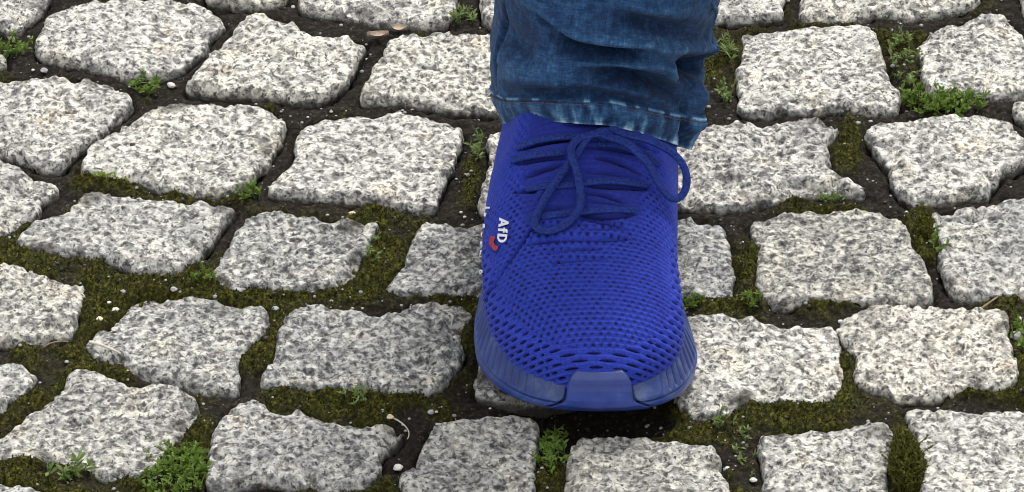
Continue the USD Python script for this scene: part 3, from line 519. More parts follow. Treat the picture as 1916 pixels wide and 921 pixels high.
# countless grit
N = 5200
cx, cy = rg.uniform(-0.3, 0.3, N), rg.uniform(-0.27, 0.29, N)
ok = ~shapely.contains_xy(traced.buffer(0.0015), cx, cy); cx, cy = cx[ok], cy[ok]
for look, frac, nm, lab in (('grit_white', 0.09, 'pale_grit', 'fine pale grit scattered in the joints'), ('grit_grey', 0.55, 'grey_grit', 'fine grey grit scattered in the joints'), ('grit_dark', 1.01, 'dark_crumbs', 'dark soil crumbs scattered in the joints')):
    n = int(len(cx) * frac); a, b = cx[:n], cy[:n]; cx, cy = cx[n:], cy[n:]
    size = 0.0003 + 0.0010 * rg.uniform(0, 1, len(a)) ** 3
    parts = [(lambda m, p: (m[0] + p, m[1]))(pebble_mesh(s, rg, 1), np.array([x_, y_, float(z_) + s * 0.3])) for x_, y_, z_, s in zip(a, b, zat(np.c_[a, b]), size)]
    tag(obj(nm, join(parts), look), lab, 'gravel', kind='stuff')
def strand(name, lab, cat, pts, z, r, look):
    g = np.vstack([ground(p, zz) for p, zz in zip(pts, np.broadcast_to(z, len(pts)))])
    tag(obj(name, tube(smooth_line(g, 24), r * np.linspace(1, 0.6, 24), 8), look, origin=None), lab, cat)
strand('twig', 'short white twig lying on the dark cobblestone at left', 'twig', [(168, 640), (190, 646), (226, 662)], (0.0005, .0015, 0.001), 0.0009, 'twig_pale')
strand('twig', 'thin brown twig on the joint at the right', 'twig', [(1829, 582), (1846, 570), (1866, 556)], (-.001, .002, 0.0), 0.0006, 'twig_brown')
strand('twig', 'curled pale stem behind the cobblestone at bottom centre left', 'twig', [(735, 782), (752, 792), (764, 806), (762, 822)], (-.002, -.003, -.005, -.007), 0.0004, 'twig_pale')
strand('twig', 'thin root curving over the joint at the left', 'twig', [(72, 664), (82, 650), (94, 643), (140, 642)], (-.008, -.005, -.004, -.005), 0.0005, 'twig_brown')
def dry_leaf(lab, px, L, W, ang, z, look='dry_leaf'):
    g = ground(px, z)[0]
    u, w = np.meshgrid(np.linspace(-1, 1, 17), np.linspace(-1, 1, 9), indexing='ij')
    x = u * L; y_ = w * W * (1 - u ** 2) ** 0.7; zz = 0.0018 * w ** 2 + 0.0012 * u ** 2 - 0.0006
    ca, sa = math.cos(ang), math.sin(ang)
    top = np.stack([ca * x - sa * y_, sa * x + ca * y_, zz], -1).reshape(-1, 3)
    f = grid_faces(17, 9)
    v, f = join([(top, f), (top - [0, 0, 0.0004], f[:, ::-1])])
    tag(obj('dry_leaf', (v + g, f), look, origin=g), lab, 'leaf')
dry_leaf('pale dry leaf over the joint at the top centre left', (707, 66), .0062, .0028, 0.1, -.002)
dry_leaf('brownish dry leaf right of the pale dry leaf', (746, 54), .0048, .003, -0.2, -.004)

# ------------------------------------------------------------------ the person: leg, jeans and shoe
person = thing('person', 'leg of a person in blue jeans stepping forward in a blue running shoe', 'person')
def sub(name, parent, label=None):
    x = UsdGeom.Xform.Define(stage, numbered(str(parent.GetPath()) + '/' + name))
    return tag(x.GetPrim(), label)
shoe = sub('shoe', person, 'royal blue knitted running shoe with tied blue laces')
Y0, SL = -0.1695, 0.286                                     # toe tip, shoe length
Ctab = PchipInterpolator([0, .03, .06, .1, .133, .173, .25, .29], [.0432, .0405, .0375, .0345, .0355, .0385, .042, .043])
Wtab = PchipInterpolator([0.0, .0008, .003, .007, .015, .03, .045, .06, .08, .1, .133, .16, .2, .25, .272, .282, .286], [0, .0122, .0206, .028, .0368, .047, .0528, .0554, .0545, .0515, .0475, .0445, .0415, .041, .033, .019, 0])
lift = lambda s: 0.0135 * np.clip(1 - s / 0.062, 0, 1) ** 1.9 + 0.006 * np.clip((s - 0.24) / 0.05, 0, 1) ** 2 + 0.0015
thick = PchipInterpolator([0, .02, .06, .15, .286], [.0128, .0175, .0262, .03, .036])
# --- midsole
ss = np.concatenate([SL * 0.5 * (1 - np.cos(np.linspace(0, np.pi, 1600)))])
right = np.c_[Ctab(ss) + Wtab(ss), ss]; left = np.c_[Ctab(ss) - Wtab(ss), ss][::-1]
loop = np.vstack([left, right[1:-1]])                       # heel -> left -> toe -> right -> heel
seg = np.r_[0, np.cumsum(np.linalg.norm(np.diff(np.vstack([loop, loop[:1]]), axis=0), axis=1))]
NL = 1500
def loop_at(a):
    a = a % seg[-1]
    return np.c_[np.interp(a, seg, np.r_[loop[:, 0], loop[0, 0]]), np.interp(a, seg, np.r_[loop[:, 1], loop[0, 1]])]
toe_a = seg[len(left) - 1]
def loop_frame(a):
    e = 0.0012
    p = loop_at(a); t = loop_at(a + e) - loop_at(a - e); t /= np.linalg.norm(t, axis=1, keepdims=True)
    return p, np.c_[-t[:, 1], t[:, 0]] * -1.0
def sole_point(a, off, frac):
    p, n = loop_frame(a)
    if ((p + n * 0.001 - [0.04, 0.14]) ** 2).sum() < ((p - [0.04, 0.14]) ** 2).sum(): n = -n
    q = p + n * np.asarray(off)[:, None]
    s = np.clip(q[:, 1], 0, SL)
    return np.c_[q[:, 0], Y0 + q[:, 1], lift(s) + frac * thick(s)]
prof = np.array([(-.034, .30), (-.022, .05), (-.008, -.015), (-.0035, 0.0), (-.0012, .07), (0.0, .16), (0.0004, .26), (0.0002, .34), (-.0009, .375), (-.0010, .40), (-.0002, .43), (-.0008, .52), (-.0018, .60), (-.0028, .68), (-.0038, .76), (-.0048, .84), (-.0056, .91), (-.0064, .965), (-.0074, 1.0), (-.0088, 1.0), (-.014, .93), (-.03, .85)])
fine = np.interp(np.linspace(0, len(prof) - 1, 76), np.arange(len(prof)), prof[:, 0]), np.interp(np.linspace(0, len(prof) - 1, 76), np.arange(len(prof)), prof[:, 1])
av = np.linspace(0, seg[-1], NL, endpoint=False)
rows, slits = [], []
rel = (av - toe_a + seg[-1] / 2) % seg[-1] - seg[-1] / 2     # + to the right of the toe
for off, fr in zip(*fine):
    band = sstep(.44, .54, fr) * sstep(.97, .86, fr)
    ph = (rel / 0.0058 - np.sign(rel) * (fr - .7) * 1.7) % 1.0
    side = sstep(0.03, 0.05, np.abs(rel)) * np.where(rel > 0, 1.6, 0.8)
    g = np.exp(-((ph - .5) / .14) ** 2) * band * side * (off > -.0085)
    wav = 0.0004 * (fbm(np.c_[rel * 60, np.full(NL, fr * 2), np.zeros(NL)], 2, 5) - .5)
    gh = 0.0165 + 0.012 * sstep(0.5, -0.05, fr / 1.4) ** 1.4
    gg = np.exp(-((np.abs(rel) - gh - .0006) / .0010) ** 2) * sstep(.05, .2, fr) * (off > -.0085)
    g = np.maximum(g, gg)
    rows.append(sole_point(av, off - 0.0017 * g + wav, np.full(NL, fr))); slits.append(g)
v = np.vstack(rows)
obj('midsole', (v, grid_faces(len(rows), NL, True)), 'sole_foam', shoe, attrs={'slit': np.concatenate(slits)})
# --- rubber toe guard lapping up over the toe
nb_, na_ = 60, 90
fb = np.linspace(-0.04, 1.16, nb_); ua = np.linspace(-1, 1, na_)
half = 0.0165 + 0.012 * sstep(0.5, -0.05, fb) ** 1.4
half *= np.where(fb > 0.72, np.clip(1 - np.clip((fb - 0.72) / 0.445, 0, 1) ** 3, 0.0, 1) ** .45 * .5 + .5, 1)
po = np.interp(fb, [-.04, 0, .1, .25, .45, .7, .9, 1.0, 1.16], [-.006, -.0022, .0004, .0012, .0008, -.0008, -.003, -.0046, -.0088])
vv = []
for k, (b_, h_) in enumerate(zip(fb, half)):
    lip = np.minimum(sstep(1, .95, np.abs(ua)), sstep(1.16, 1.12, b_)) * 0.0019 - 0.0005
    lip += 0.0006 * np.exp(-((b_ - 1.02) / .1) ** 2)
    vv.append(sole_point(toe_a + ua * h_, po[k] + lip * float(sstep(-.04, .35, b_)) - .0004 * float(sstep(.3, -.04, b_)), np.full(na_, b_ * 1.40)))
obj('toe_guard', (np.vstack(vv), grid_faces(nb_, na_)), 'toe_rubber', shoe)

# --- knitted upper
NS, NF = 560, 400
tau = np.linspace(0, 1, NS); us = 0.0052 + (SL - 0.0075) * (0.25 * tau + 0.75 * tau ** 1.7)
Utab = PchipInterpolator([.0052, .0058, .008, .012, .02, .03, .045, .06, .08, .1, .133, .173, .2, .24, .265, .28, .2835], [.002, .009, .0165, .0235, .0325, .0402, .0462, .0492, .0500, .0495, .0488, .0470, .045, .041, .034, .017, .002])
Htab = PchipInterpolator([.0052, .008, .0125, .02, .033, .05, .085, .12, .152, .18, .2, .24, .27, .2835], [.0290, .0375, .0420, .0468, .0520, .0560, .0615, .073, .0905, .107, .108, .092, .08, .045])
phi = np.linspace(-0.06, np.pi + 0.06, NF)
S, PH = np.meshgrid(us, phi, indexing='ij')
zb = lift(S) + thick(S) * 0.93
hh = np.maximum(Htab(S) - zb, 0.0006)
cs, sn = np.cos(PH), np.sin(PH)
pw = 0.80 - 0.10 * sstep(.05, .12, S)
xs = -np.sign(cs) * np.abs(cs) ** pw
zs = np.sign(sn) * np.abs(sn) ** (0.80)
bul = 1 + 0.035 * np.sin(np.pi * np.clip(zs, 0, 1)) * sstep(.06, .12, S)
zz_ = zb + hh * zs
bul = bul * (1 - .13 * sstep(.050, .078, zz_) * sstep(.138, .165, S))
UP = np.stack([Ctab(S) + Utab(S) * xs * bul, Y0 + S, zb + hh * zs], -1)
def grid_normals(P):
    n = np.cross(np.gradient(P, axis=1), np.gradient(P, axis=0))
    n /= np.maximum(np.linalg.norm(n, axis=-1, keepdims=True), 1e-12)
    return n
UN = grid_normals(UP)
if UN[NS // 3, NF // 2, 2] < 0: UN = -UN
arcU = np.cumsum(np.r_[np.zeros((1, NS)), np.linalg.norm(np.diff(UP, axis=1), axis=2).T], 0).T
arcU -= arcU[:, [NF // 2]]
arcV = np.cumsum(np.r_[np.zeros((1, NF)), np.linalg.norm(np.diff(UP, axis=0), axis=2)], 0)
spine = arcV[:, NF // 2][:, None] * np.ones((1, NF))
flatP, flatN = UP.reshape(-1, 3), UN.reshape(-1, 3)
facing = ((CAM - flatP) * flatN).sum(1) > 0
front = facing & (S.ravel() < 0.2)
pxU = measure(flatP)
sel = np.where(front)[0][::3]
to_surf = LinearNDInterpolator(pxU[sel], np.c_[flatP[sel], flatN[sel]])
surf_tree = cKDTree(pxU[sel])
def on_upper(p):
    p = np.atleast_2d(np.asarray(p, float)); r = to_surf(p); bad = np.isnan(r[:, 0])
    if bad.any():
        k = sel[surf_tree.query(p[bad])[1]]; r[bad] = np.c_[flatP[k], flatN[k]]
    return r[:, :3], r[:, 3:]
disp = np.zeros(NS * NF); hole = np.zeros(NS * NF); rib = np.zeros(NS * NF)
# base edge of the knit, for the long slits that follow it
be = np.vstack([UP[:, 8], UP[:, -9]]); kt = cKDTree(be[::2]); ed, ei = kt.query(flatP)
ea = np.arctan2(flatP[:, 0] - 0.040, -(flatP[:, 1] - (Y0 + 0.075)))   # bearing round the toe
sp, au = spine.ravel(), arcU.ravel()
Sf = S.ravel()
ring_r = np.hypot(flatP[:, 0] - 0.040, flatP[:, 1] - (Y0 + .075))
slit_zone = sstep(.0205, .0185, ed) * sstep(.115, .09, Sf)
dxs = flatP[:, 0] - .041
rowk = (.56 * Sf + .83 * flatP[:, 2] + 8.0 * dxs ** 2 + .0014 * (fbm(flatP * 45, 2, 61) - .5)) / 0.0037
arc_len = arcU.ravel()
pitch = 0.0136 - 0.0045 * sstep(.02, .04, np.abs(arc_len))
stag = np.floor(rowk) % 2 * 0.5
pa = (np.sign(arc_len) * (np.abs(arc_len) - np.where(np.abs(arc_len) > .03, .03, 0)) / pitch + stag) % 1.0
pr = rowk % 1.0
pa = (pa + .22 * (noise(np.c_[np.floor(rowk) * 1.7, np.sign(arc_len), arc_len * 0], 62) - .5)) % 1.0
wslit = np.sin(np.pi * np.clip((pa - .06) / .62, 0, 1)) ** .7
sl = np.exp(-((pr - .5) / (0.15 * np.maximum(wslit, .05))) ** 2) * (wslit > .02) * slit_zone * (ed > 0.0012)
# small knit holes elsewhere
pu, pv = 0.0040, 0.0031
sp = sp + .0012 * (fbm(flatP * 70, 2, 63) - .5); au = au + .0014 * (fbm(flatP * 80, 2, 64) - .5)
kv = np.floor(sp / pv); a1 = (au / pu + 0.5 * (kv % 2)) % 1.0 - .5; b1 = (sp / pv) % 1.0 - .5
jit = (noise(np.c_[au * 300, sp * 300, sp * 0], 9) - .5) * 1.4
tear = np.exp(-((a1 / (0.23 - 0.18 * b1)) ** 2 + (b1 / .29) ** 2))
lace_zone = sstep(.094, .104, Sf) * sstep(.034, .028, np.abs(au - 0.0)) 
smalls = tear * (1 - slit_zone) * (1 - .45 * sstep(.036, .05, np.abs(au))) * (1 - .5 * sstep(.115, .135, Sf)) * (1 - 0.75 * lace_zone) * (0.75 + 0.5 * jit)
side_zone = sstep(.036, .05, np.abs(au))
hole = np.clip(np.maximum(sl * 1.1, smalls * (1.35 - 0.5 * side_zone)), 0, 1)
disp -= 0.0021 * sl + 0.0013 * smalls - 0.0004 * np.cos(2 * np.pi * pr) * slit_zone
disp += 0.0005 * np.cos(2 * np.pi * b1) * (1 - slit_zone) * (1 - .8 * side_zone) + 0.0007 * (fbm(flatP * 60, 3, 15) - .5)
def along(px, n=60, lift_=0.0):
    q = smooth_line(px, n) if len(px) > 2 else np.linspace(px[0], px[1], n)
    P, Nn = on_upper(q); return P + Nn * lift_
def groove(px, depth, sig, dark, taper=True):
    L = along(px, 120); t, k = cKDTree(L).query(flatP)
    w = np.sin(np.pi * np.clip(k / 119.0, 0, 1)) ** 0.45 if taper else np.ones(len(k))
    g = np.exp(-(t / sig) ** 2) * w
    disp[:] -= depth * g; hole[:] = np.maximum(hole, dark * np.exp(-(t / (sig * .75)) ** 2) * w)  # crease shade painted into the colour along with the knit holes
groove([(1003, 418), (975, 455), (945, 500), (922, 535), (903, 572)], .0022, .0011, .8, False)
groove([(1003, 418), (1010, 380), (1035, 340)], .0012, .0010, .55)
CREASE = [[(966, 281), (1030, 263), (1091, 258)], [(954, 305), (1006, 299), (1062, 293)], [(980, 331), (1018, 317), (1058, 304)], [(963, 358), (985, 355), (1006, 357)],
          [(1112, 293), (1158, 303), (1202, 327)], [(1095, 346), (1152, 348), (1219, 352)], [(1092, 359), (1134, 364), (1174, 379)], [(1082, 396), (1118, 402), (1192, 399)],
          [(1082, 405), (1120, 411), (1168, 423)], [(978, 458), (1042, 448), (1121, 446), (1184, 444)], [(1020, 474), (1073, 465), (1130, 465)], [(1188, 262), (1234, 283)], [(1030, 493), (1085, 484), (1135, 486)],
          [(995, 430), (1040, 421), (1080, 418)], [(1000, 395), (1040, 388), (1075, 385)], [(1090, 276), (1140, 278), (1190, 290)], [(1092, 320), (1140, 324), (1185, 332)], [(1090, 375), (1140, 380), (1180, 392)], [(1086, 430), (1140, 428), (1178, 430)]]
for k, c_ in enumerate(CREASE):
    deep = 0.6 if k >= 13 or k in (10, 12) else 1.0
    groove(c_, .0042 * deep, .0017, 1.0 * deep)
# raised bars of knit that cover the lacing, between the creases
for c_ in ([(985, 292), (1030, 282), (1085, 276)], [(985, 316), (1020, 308), (1055, 300)], [(1105, 312), (1150, 322), (1200, 338)], [(1092, 388), (1140, 391), (1190, 388)], [(990, 440), (1060, 434), (1120, 433), (1180, 434)]):
    t, k = cKDTree(along(c_, 120)).query(flatP); disp += .0016 * np.exp(-(t / .0024) ** 2) * np.sin(np.pi * k / 119.) ** .5
rib = lace_zone * 0.6  # lacing area darkened in colour for the shade on its slope
flatD = flatP + flatN * disp[:, None]
uf = grid_faces(NS, NF)
tri = flatD[uf[: 10]]; 
if (np.cross(flatD[uf[:, 1]] - flatD[uf[:, 0]], flatD[uf[:, 2]] - flatD[uf[:, 0]]) * flatN[uf[:, 0]]).sum() < 0: uf = uf[:, ::-1]
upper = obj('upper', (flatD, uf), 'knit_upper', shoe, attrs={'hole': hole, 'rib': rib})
# --- laces
def lace(name, px, lifts, r, n=170, mat_='lace_cord', parent=shoe, flat=1.0):
    px = np.array(px, float); P, Nn = on_upper(px)
    pts = P + Nn * np.broadcast_to(lifts, len(px))[:, None]
    L = smooth_line(pts, n)
    return obj(name, cord(L, r), mat_, parent)
for px in ([(968, 275), (1005, 264), (1050, 257), (1105, 256)], [(960, 298), (1010, 290), (1060, 284)], [(1120, 268), (1165, 275), (1205, 292), (1232, 308)]):
    lace('lace', px, [-.001] + [.0004] * (len(px) - 2) + [-.0006], .0020)
lace('lace', [(985, 352), (1030, 349), (1075, 346), (1120, 340), (1170, 341), (1212, 345)], [-.001, .0, .0002, .0002, .0, -.0012], .0019)
lace('lace', [(985, 410), (1030, 404), (1075, 399), (1120, 394), (1165, 393), (1195, 392)], [-.001, .0, .0002, .0002, .0, -.0012], .0019)
lace('bow_loop', [(1122, 258), (1100, 266), (1085, 285), (1062, 318), (1038, 352), (1018, 385), (1005, 415), (1005, 432), (1018, 441), (1042, 438), (1068, 420), (1084, 398), (1086, 370), (1080, 335), (1071, 306), (1070, 287), (1082, 272), (1108, 262), (1124, 257)],
     [.004, .0055, .0045, .0038, .0036, .0034, .0034, .0036, .0036, .0036, .0038, .004, .0042, .0062, .0072, .0072, .007, .006, .004], .0020, 420)
# the right-hand loop stands off the shoe, so it is given by points in space near the collar
def at_depth(px, y):
    d = dirs(px); t = (y - CAM[1]) / d[:, 1]; return CAM + d * t[:, None]
P0, N0 = on_upper([(1125, 258), (1150, 254)])
loop_px = [(1165, 251), (1200, 258), (1235, 272), (1264, 292), (1281, 317), (1285, 345), (1277, 366), (1262, 373), (1248, 364), (1233, 342), (1216, 315), (1196, 288), (1172, 268), (1148, 259)]
yk = np.interp(np.arange(len(loop_px)), [0, 3, 6, 8, 11, 13], [-.033, -.037, -.047, -.052, -.050, -.036])
pts = [P0[0] + N0[0] * .005, P0[1] + N0[1] * .006]
for p_, y_ in zip(loop_px, yk):
    b_, n_ = on_upper([p_])
    pp = at_depth([p_], y_)[0]
    if p_[0] < 1250 and pp[1] > b_[0, 1] - 0.003:            # keep it just proud of the knit
        pp = at_depth([p_], b_[0, 1] - 0.0042)[0]
    pts.append(pp)
pts.append(P0[0] + N0[0] * .0045)
obj('bow_loop', cord(smooth_line(np.array(pts), 420, s=2e-6), .0020), 'lace_cord', shoe)
kp, kn = on_upper([(1128, 257)])
kv_, kf = pebble_mesh(1.0, np.random.default_rng(2), 3)
kv_ = kv_ * np.array([.0052, .0042, .0046]); obj('lace_knot', (kv_ + kp[0] + kn[0] * .0035, kf), 'lace_cord', shoe)

# --- printed marks on the outer side
def decal(name, polys_, look, lift_=0.0012):
    parts = []
    for pg in polys_:
        g = Polygon(pg[0], pg[1:]) if isinstance(pg[0][0], (tuple, list)) else Polygon(pg)
        g = g.buffer(0)
        x0, y0, x1, y1 = g.bounds
        cell = 1.0
        for gx_ in np.arange(x0, x1, cell):
            for gy_ in np.arange(y0, y1, cell):
                c_ = g.intersection(shapely.box(gx_, gy_, gx_ + cell, gy_ + cell))
                for q in getattr(c_, 'geoms', [c_]):
                    if q.geom_type == 'Polygon' and q.area > 1e-4:
                        pr_ = np.array(q.exterior.coords)[:-1]
                        P, Nn = on_upper(pr_)
                        if len(P) < 3: continue
                        fan = np.array([(0, i, i + 1) for i in range(1, len(P) - 1)])
                        parts.append((P + Nn * lift_, fan))
    v, f = join(parts)
    n = np.cross(v[f[:, 1]] - v[f[:, 0]], v[f[:, 2]] - v[f[:, 0]])
    fl = (n * (CAM - v[f[:, 0]])).sum(1) < 0; f[fl] = f[fl][:, ::-1]
    obj(name, (v, f), look, shoe, smooth=False)
def letters(shape_list, org, ex, ey):
    org, ex, ey = map(np.array, (org, ex, ey))
    return [[tuple(org + p[0] * ex + p[1] * ey) for p in ring] if not isinstance(ring[0][0], (list, tuple)) else [[tuple(org + p[0] * ex + p[1] * ey) for p in r_] for r_ in ring] for ring in shape_list]
# text axis runs down the picture (ex), capitals point right (ey)
LET_A = [[[(0, 0), (3.1, 10), (4.9, 10), (8, 0), (5.6, 0), (5.05, 2.1), (2.95, 2.1), (2.4, 0)], [(3.5, 4.0), (4.5, 4.0), (4.0, 6.6)]]]
LET_F = [[(9.2, 0), (9.2, 5.2), (8.2, 5.2), (8.2, 6.9), (9.2, 6.9), (9.2, 8.4), (10.1, 9.9), (12.6, 10), (12.6, 8.2), (11.5, 8.2), (11.3, 6.9), (12.6, 6.9), (12.6, 5.2), (11.3, 5.2), (11.3, 0)]]
LET_D = [[[(13.6, 0), (13.6, 10), (17.2, 10), (19.6, 8.6), (20.8, 6.4), (20.8, 3.6), (19.6, 1.4), (17.2, 0)], [(15.8, 1.9), (17.0, 1.9), (18.5, 3.2), (18.6, 5.0), (18.5, 6.8), (17.0, 8.1), (15.8, 8.1)]]]
decal('lettering', letters(LET_A + LET_F + LET_D, (937.5, 409.5), (-0.24, 2.22), (1.75, 0.15)), 'print_white', .0013)
decal('arrow_mark', [[(926 + (x_ - 926) * .85, 458 + (y_ - 458) * .85) for x_, y_ in [(917, 449), (920, 442), (927, 441), (931, 444), (928, 450), (927, 456), (930, 461), (935, 463), (936, 468), (932, 474), (927, 473), (921, 465), (917, 457)]]], 'print_red', .0012)
for k, q in enumerate([[(909, 388), (917, 389), (917, 392), (909, 392)], [(906, 399), (911, 400), (909, 407), (906, 405)], [(904, 420), (908, 421), (908, 427), (904, 428)], [(901, 436), (903, 436), (902, 444), (900, 443)],
          [(898, 452), (903, 453), (903, 456), (899, 460), (897, 458)], [(899, 469), (902, 469), (899, 480), (897, 479)], [(895, 488), (897, 488), (897, 494), (895, 494)],
          [[(896, 509), (899, 505), (903, 506), (904, 510), (901, 513), (897, 512)], [(898.2, 509.5), (900, 507.5), (902, 508.5), (901.5, 510.8), (899, 511)]], [(895, 533), (897, 533), (897, 541), (895, 541)]]):
    sh = lambda r_: [(x_ + 3.4, y_) for x_, y_ in r_]
    decal('side_print', [sh(q) if not isinstance(q[0][0], (tuple, list)) else [sh(r_) for r_ in q]], 'print_white', .0012)

# --- leg (sock and shin) inside the jeans
zl = np.linspace(0.05, 0.93, 60)
rl = np.interp(zl, [.05, .1, .2, .4, .56, .93], [.036, .034, .040, .052, .050, .078])
leg_pts = np.c_[np.interp(zl, [.05, .56], [.043, .062]), np.interp(zl, [.05, .56], [.045, .06]), zl]
obj('leg', tube(leg_pts, rl, 28, up=np.array([0, 1.0, 0])), 'sock_cloth', person)

# --- jeans
jeans = sub('jeans', person, 'dark blue washed denim trouser leg with faded hem')
NPH, ze = 620, np.r_[np.linspace(.028, 0.0, 8), np.linspace(0.0006, .125, 260), np.linspace(.128, .84, 80)]
ph = np.linspace(0, 2 * np.pi, NPH, endpoint=False) + np.pi / 2
ZE, PJ = np.meshgrid(ze, ph, indexing='ij')
inner_wall = (np.arange(len(ze)) < 7)[:, None] * np.ones((1, NPH))
ax = np.interp(ZE, [0, .014, .03, .06, .09, .13, .46], [.0498, .0545, .0560, .0557, .0600, .0622, .072])
ax = ax + .02 * sstep(.46, .84, ZE)
ay = np.interp(ZE, [0, .016, .03, .13, .46], [.0690, .0705, .0710, .070, .078]) + .022 * sstep(.46, .84, ZE)
cxj = np.interp(ZE, [0, .05, .1, .46], [.0448, .0452, .0508, .064]); cyj = np.interp(ZE, [0, .1, .46], [.045, .046, .055])
dx, dy = ax * np.cos(PJ), ay * np.sin(PJ)
zh = .0885 - .55 * (cyj + dy + .024) - .10 * np.clip(dx, 0, 1) - .02 * np.clip(dx, -1, 0) - 6.0 * np.clip(dx - .01, 0, 1) ** 2
zh += PchipInterpolator([-.07, -.05, -.042, -.033, -.015, 0, .02, .035, .05, .07], [-.006, -.0042, -.0012, .0016, .0036, .0032, -.0006, -.0028, -.0045, -.006])(dx) * sstep(.04, -.01, dy)
fade = np.exp(-ZE / .09)
JP = np.stack([cxj + dx, cyj + dy, zh * fade + (1 - fade) * .055 + ZE], -1)
JN = np.stack([np.cos(PJ) / ax, np.sin(PJ) / ay, np.zeros_like(PJ)], -1); JN /= np.linalg.norm(JN, axis=-1, keepdims=True)
jf, jn = JP.reshape(-1, 3), JN.reshape(-1, 3)
outer = (inner_wall.ravel() < .5)
fr_ = outer & (((CAM - jf) * jn).sum(1) > 0) & (ZE.ravel() < .2)
pj = measure(jf); selj = np.where(fr_)[0][::3]
to_j = LinearNDInterpolator(pj[selj], jf[selj]); treej = cKDTree(pj[selj])
def on_jeans(p):
    p = np.atleast_2d(np.asarray(p, float)); r = to_j(p); bad = np.isnan(r[:, 0])
    if bad.any(): r[bad] = jf[selj[treej.query(p[bad])[1]]]
    return r
jd = np.zeros(len(jf)); wear = np.zeros(len(jf))
def fold(px, amp, sig, up_sig=None, w=0.0):
    """A crease or ridge along the line; up_sig gives the other slope its own width."""
    L = on_jeans(smooth_line(px, 140) if len(px) > 2 else np.linspace(px[0], px[1], 140))
    t, k = cKDTree(L).query(jf)
    s_ = np.full(len(t), sig)
    if up_sig: s_ = np.where(jf[:, 2] > L[k, 2], up_sig, sig)
    g = np.exp(-(t / s_) ** 2) * np.sin(np.pi * np.clip(k / 139., 0.02, .98)) ** .6
    jd[:] += (2.5 if amp < 0 else 1.8) * amp * g; wear[:] += w * np.exp(-(t / (s_ * .6)) ** 2) * np.sin(np.pi * np.clip(k / 139., 0.02, .98)) ** .6
# main folds of the cloth
fold([(972, 0), (1012, 28), (1060, 58), (1110, 74), (1190, 78), (1262, 90), (1330, 84)], .0042, .0050, .010, .09)
fold([(1040, 66), (1075, 84), (1130, 97), (1205, 98)], -.0058, .0046)
fold([(990, 18), (1030, 45), (1065, 62)], -.0022, .003)
fold([(1090, 124), (1150, 126), (1220, 132), (1275, 152)], .0034, .0055, .008, .07)
fold([(1095, 140), (1170, 143), (1240, 160), (1290, 190)], -.0058, .0050)
fold([(1140, 18), (1190, 36), (1240, 52), (1320, 70)], -.0042, .006)
fold([(1120, 4), (1200, 18), (1290, 30)], .003, .007, None, .06)
fold([(1258, 130), (1280, 128), (1318, 122), (1335, 112)], -.0100, .0056)
fold([(1255, 112), (1252, 130), (1262, 150), (1282, 158)], .0042, .0032, None, .09)
fold([(1290, 105), (1325, 96), (1350, 80)], .0035, .005)
fold([(1300, 150), (1308, 175), (1312, 205)], .003, .006)
fold([(950, 166), (1040, 172), (1150, 186), (1270, 216)], -.0022, .0035)
fold([(930, 120), (1000, 128), (1090, 150)], .0022, .010, None, .05)
fold([(930, 50), (960, 75), (1010, 95)], -.0016, .008)
fold([(945, 150), (1010, 155), (1060, 164)], .0016, .006)
fold([(1285, 205), (1283, 240), (1278, 275)], -.006, .0030)
fold([(1302, 215), (1300, 245)], .003, .005)
fold([(938, 5), (936, 60), (930, 110), (930, 160)], -.0022, .0022)
flatZ = ZE.ravel()
jd += .0045 * (fbm(jf * 22, 3, 41) - .5) + .0022 * (fbm(np.c_[jf[:, 0] * 60, jf[:, 1] * 60, jf[:, 2] * 140], 3, 42) - .5)
bandm = sstep(.0195, .0180, flatZ)
pucker = (fbm(np.c_[np.cos(PJ.ravel()) * 14, np.sin(PJ.ravel()) * 14, flatZ * 40], 3, 44) - .5)
jd += .0012 * np.exp(-((flatZ - .0208) / .0016) ** 2) + bandm * .0010 + bandm * .0007 * pucker - .0003 * np.exp(-((flatZ - .0188) / .0008) ** 2)
wear += bandm * (.06 + .55 * pucker) + .30 * np.exp(-((flatZ - .0204) / .0012) ** 2) * sstep(.4, .55, noise(np.c_[PJ.ravel() * 12, flatZ * 0, flatZ * 0], 3)) + .22 * np.exp(-(flatZ / .0020) ** 2) * outer + .13 * np.exp(-(flatZ / .007) ** 2) * sstep(-.05, .2, pucker) * outer
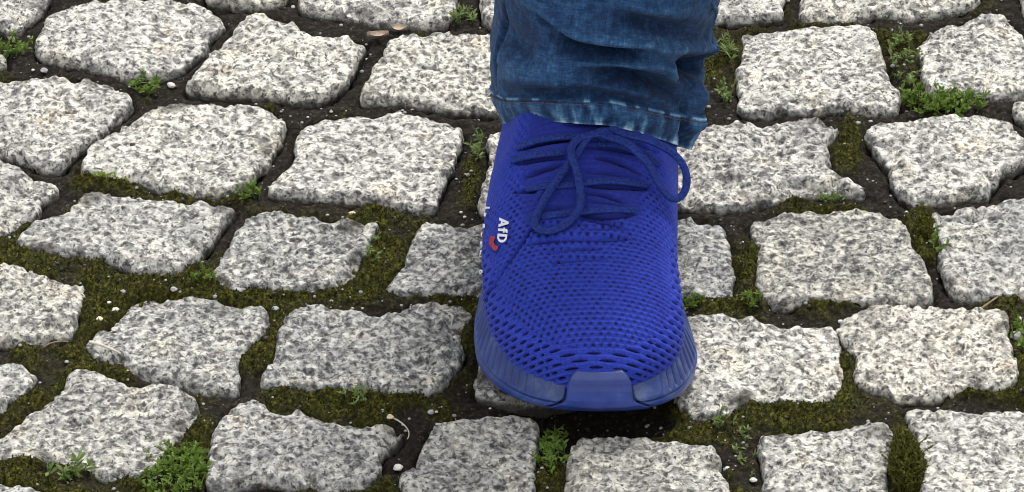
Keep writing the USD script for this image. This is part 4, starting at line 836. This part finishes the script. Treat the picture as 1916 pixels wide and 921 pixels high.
jd = np.where(outer, jd, jd - .0032)
jv = jf + jn * jd[:, None]
dens = np.clip(jd / .012, -.06, .06); wear += np.where(outer, dens * .35, -.1)
uvj = np.c_[PJ.ravel() * .06, flatZ]
def part_rows(a, b): return slice(a * NPH, b * NPH)
jfaces = grid_faces(len(ze), NPH, True)
if (np.cross(jv[jfaces[:, 1]] - jv[jfaces[:, 0]], jv[jfaces[:, 2]] - jv[jfaces[:, 0]]) * jn[jfaces[:, 0]])[len(jfaces) // 4:len(jfaces) // 2].sum() < 0: jfaces = jfaces[:, ::-1]
kb = int(np.searchsorted(ze[8:], .0186)) + 8
rowmax = jfaces.max(1) // NPH
def take(fsel):
    k = np.unique(jfaces[fsel]); rm = np.full(len(jv), -1); rm[k] = np.arange(len(k)); return k, rm[jfaces[fsel]]
k, f = take(rowmax > kb); obj('trouser_leg', (jv[k], f), 'denim', jeans, attrs={'wear': wear[k]}, uv=uvj[k])
k, f = take(rowmax <= kb); obj('hem', (jv[k], f), 'denim', jeans, attrs={'wear': wear[k]}, uv=uvj[k])
# stitching round the hem: short thread dashes lying in the seam
st = []
row = jv[kb * NPH:(kb + 1) * NPH] + jn[kb * NPH:(kb + 1) * NPH] * .0005 - [0, 0, .0006]
cl = np.vstack([row, row[:1]]); L_ = np.r_[0, np.cumsum(np.linalg.norm(np.diff(cl, axis=0), axis=1))]
for a in np.arange(0, L_[-1] - .003, .0036):
    q = np.linspace(a, a + .0027, 5); st.append(tube(np.c_[[np.interp(q, L_, cl[:, i]) for i in range(3)]].T, .00032, 6))
obj('hem_stitching', join(st), 'stitch_thread', jeans)
# side seams: a raised ridge down either side of the leg
for px in ([(1334, 0), (1343, 30), (1346, 60)], ):
    L = on_jeans(smooth_line(px, 40)); t, kk = cKDTree(jf[selj]).query(L)
    base_ = jv[selj[kk]]; obj('side_seam', tube(smooth_line(base_[::4], 60, s=1e-6) + np.array([0, -.0004, 0]), .0011, 8), 'denim', jeans, attrs={'wear': np.full(60 * 8 + 2, .1)})
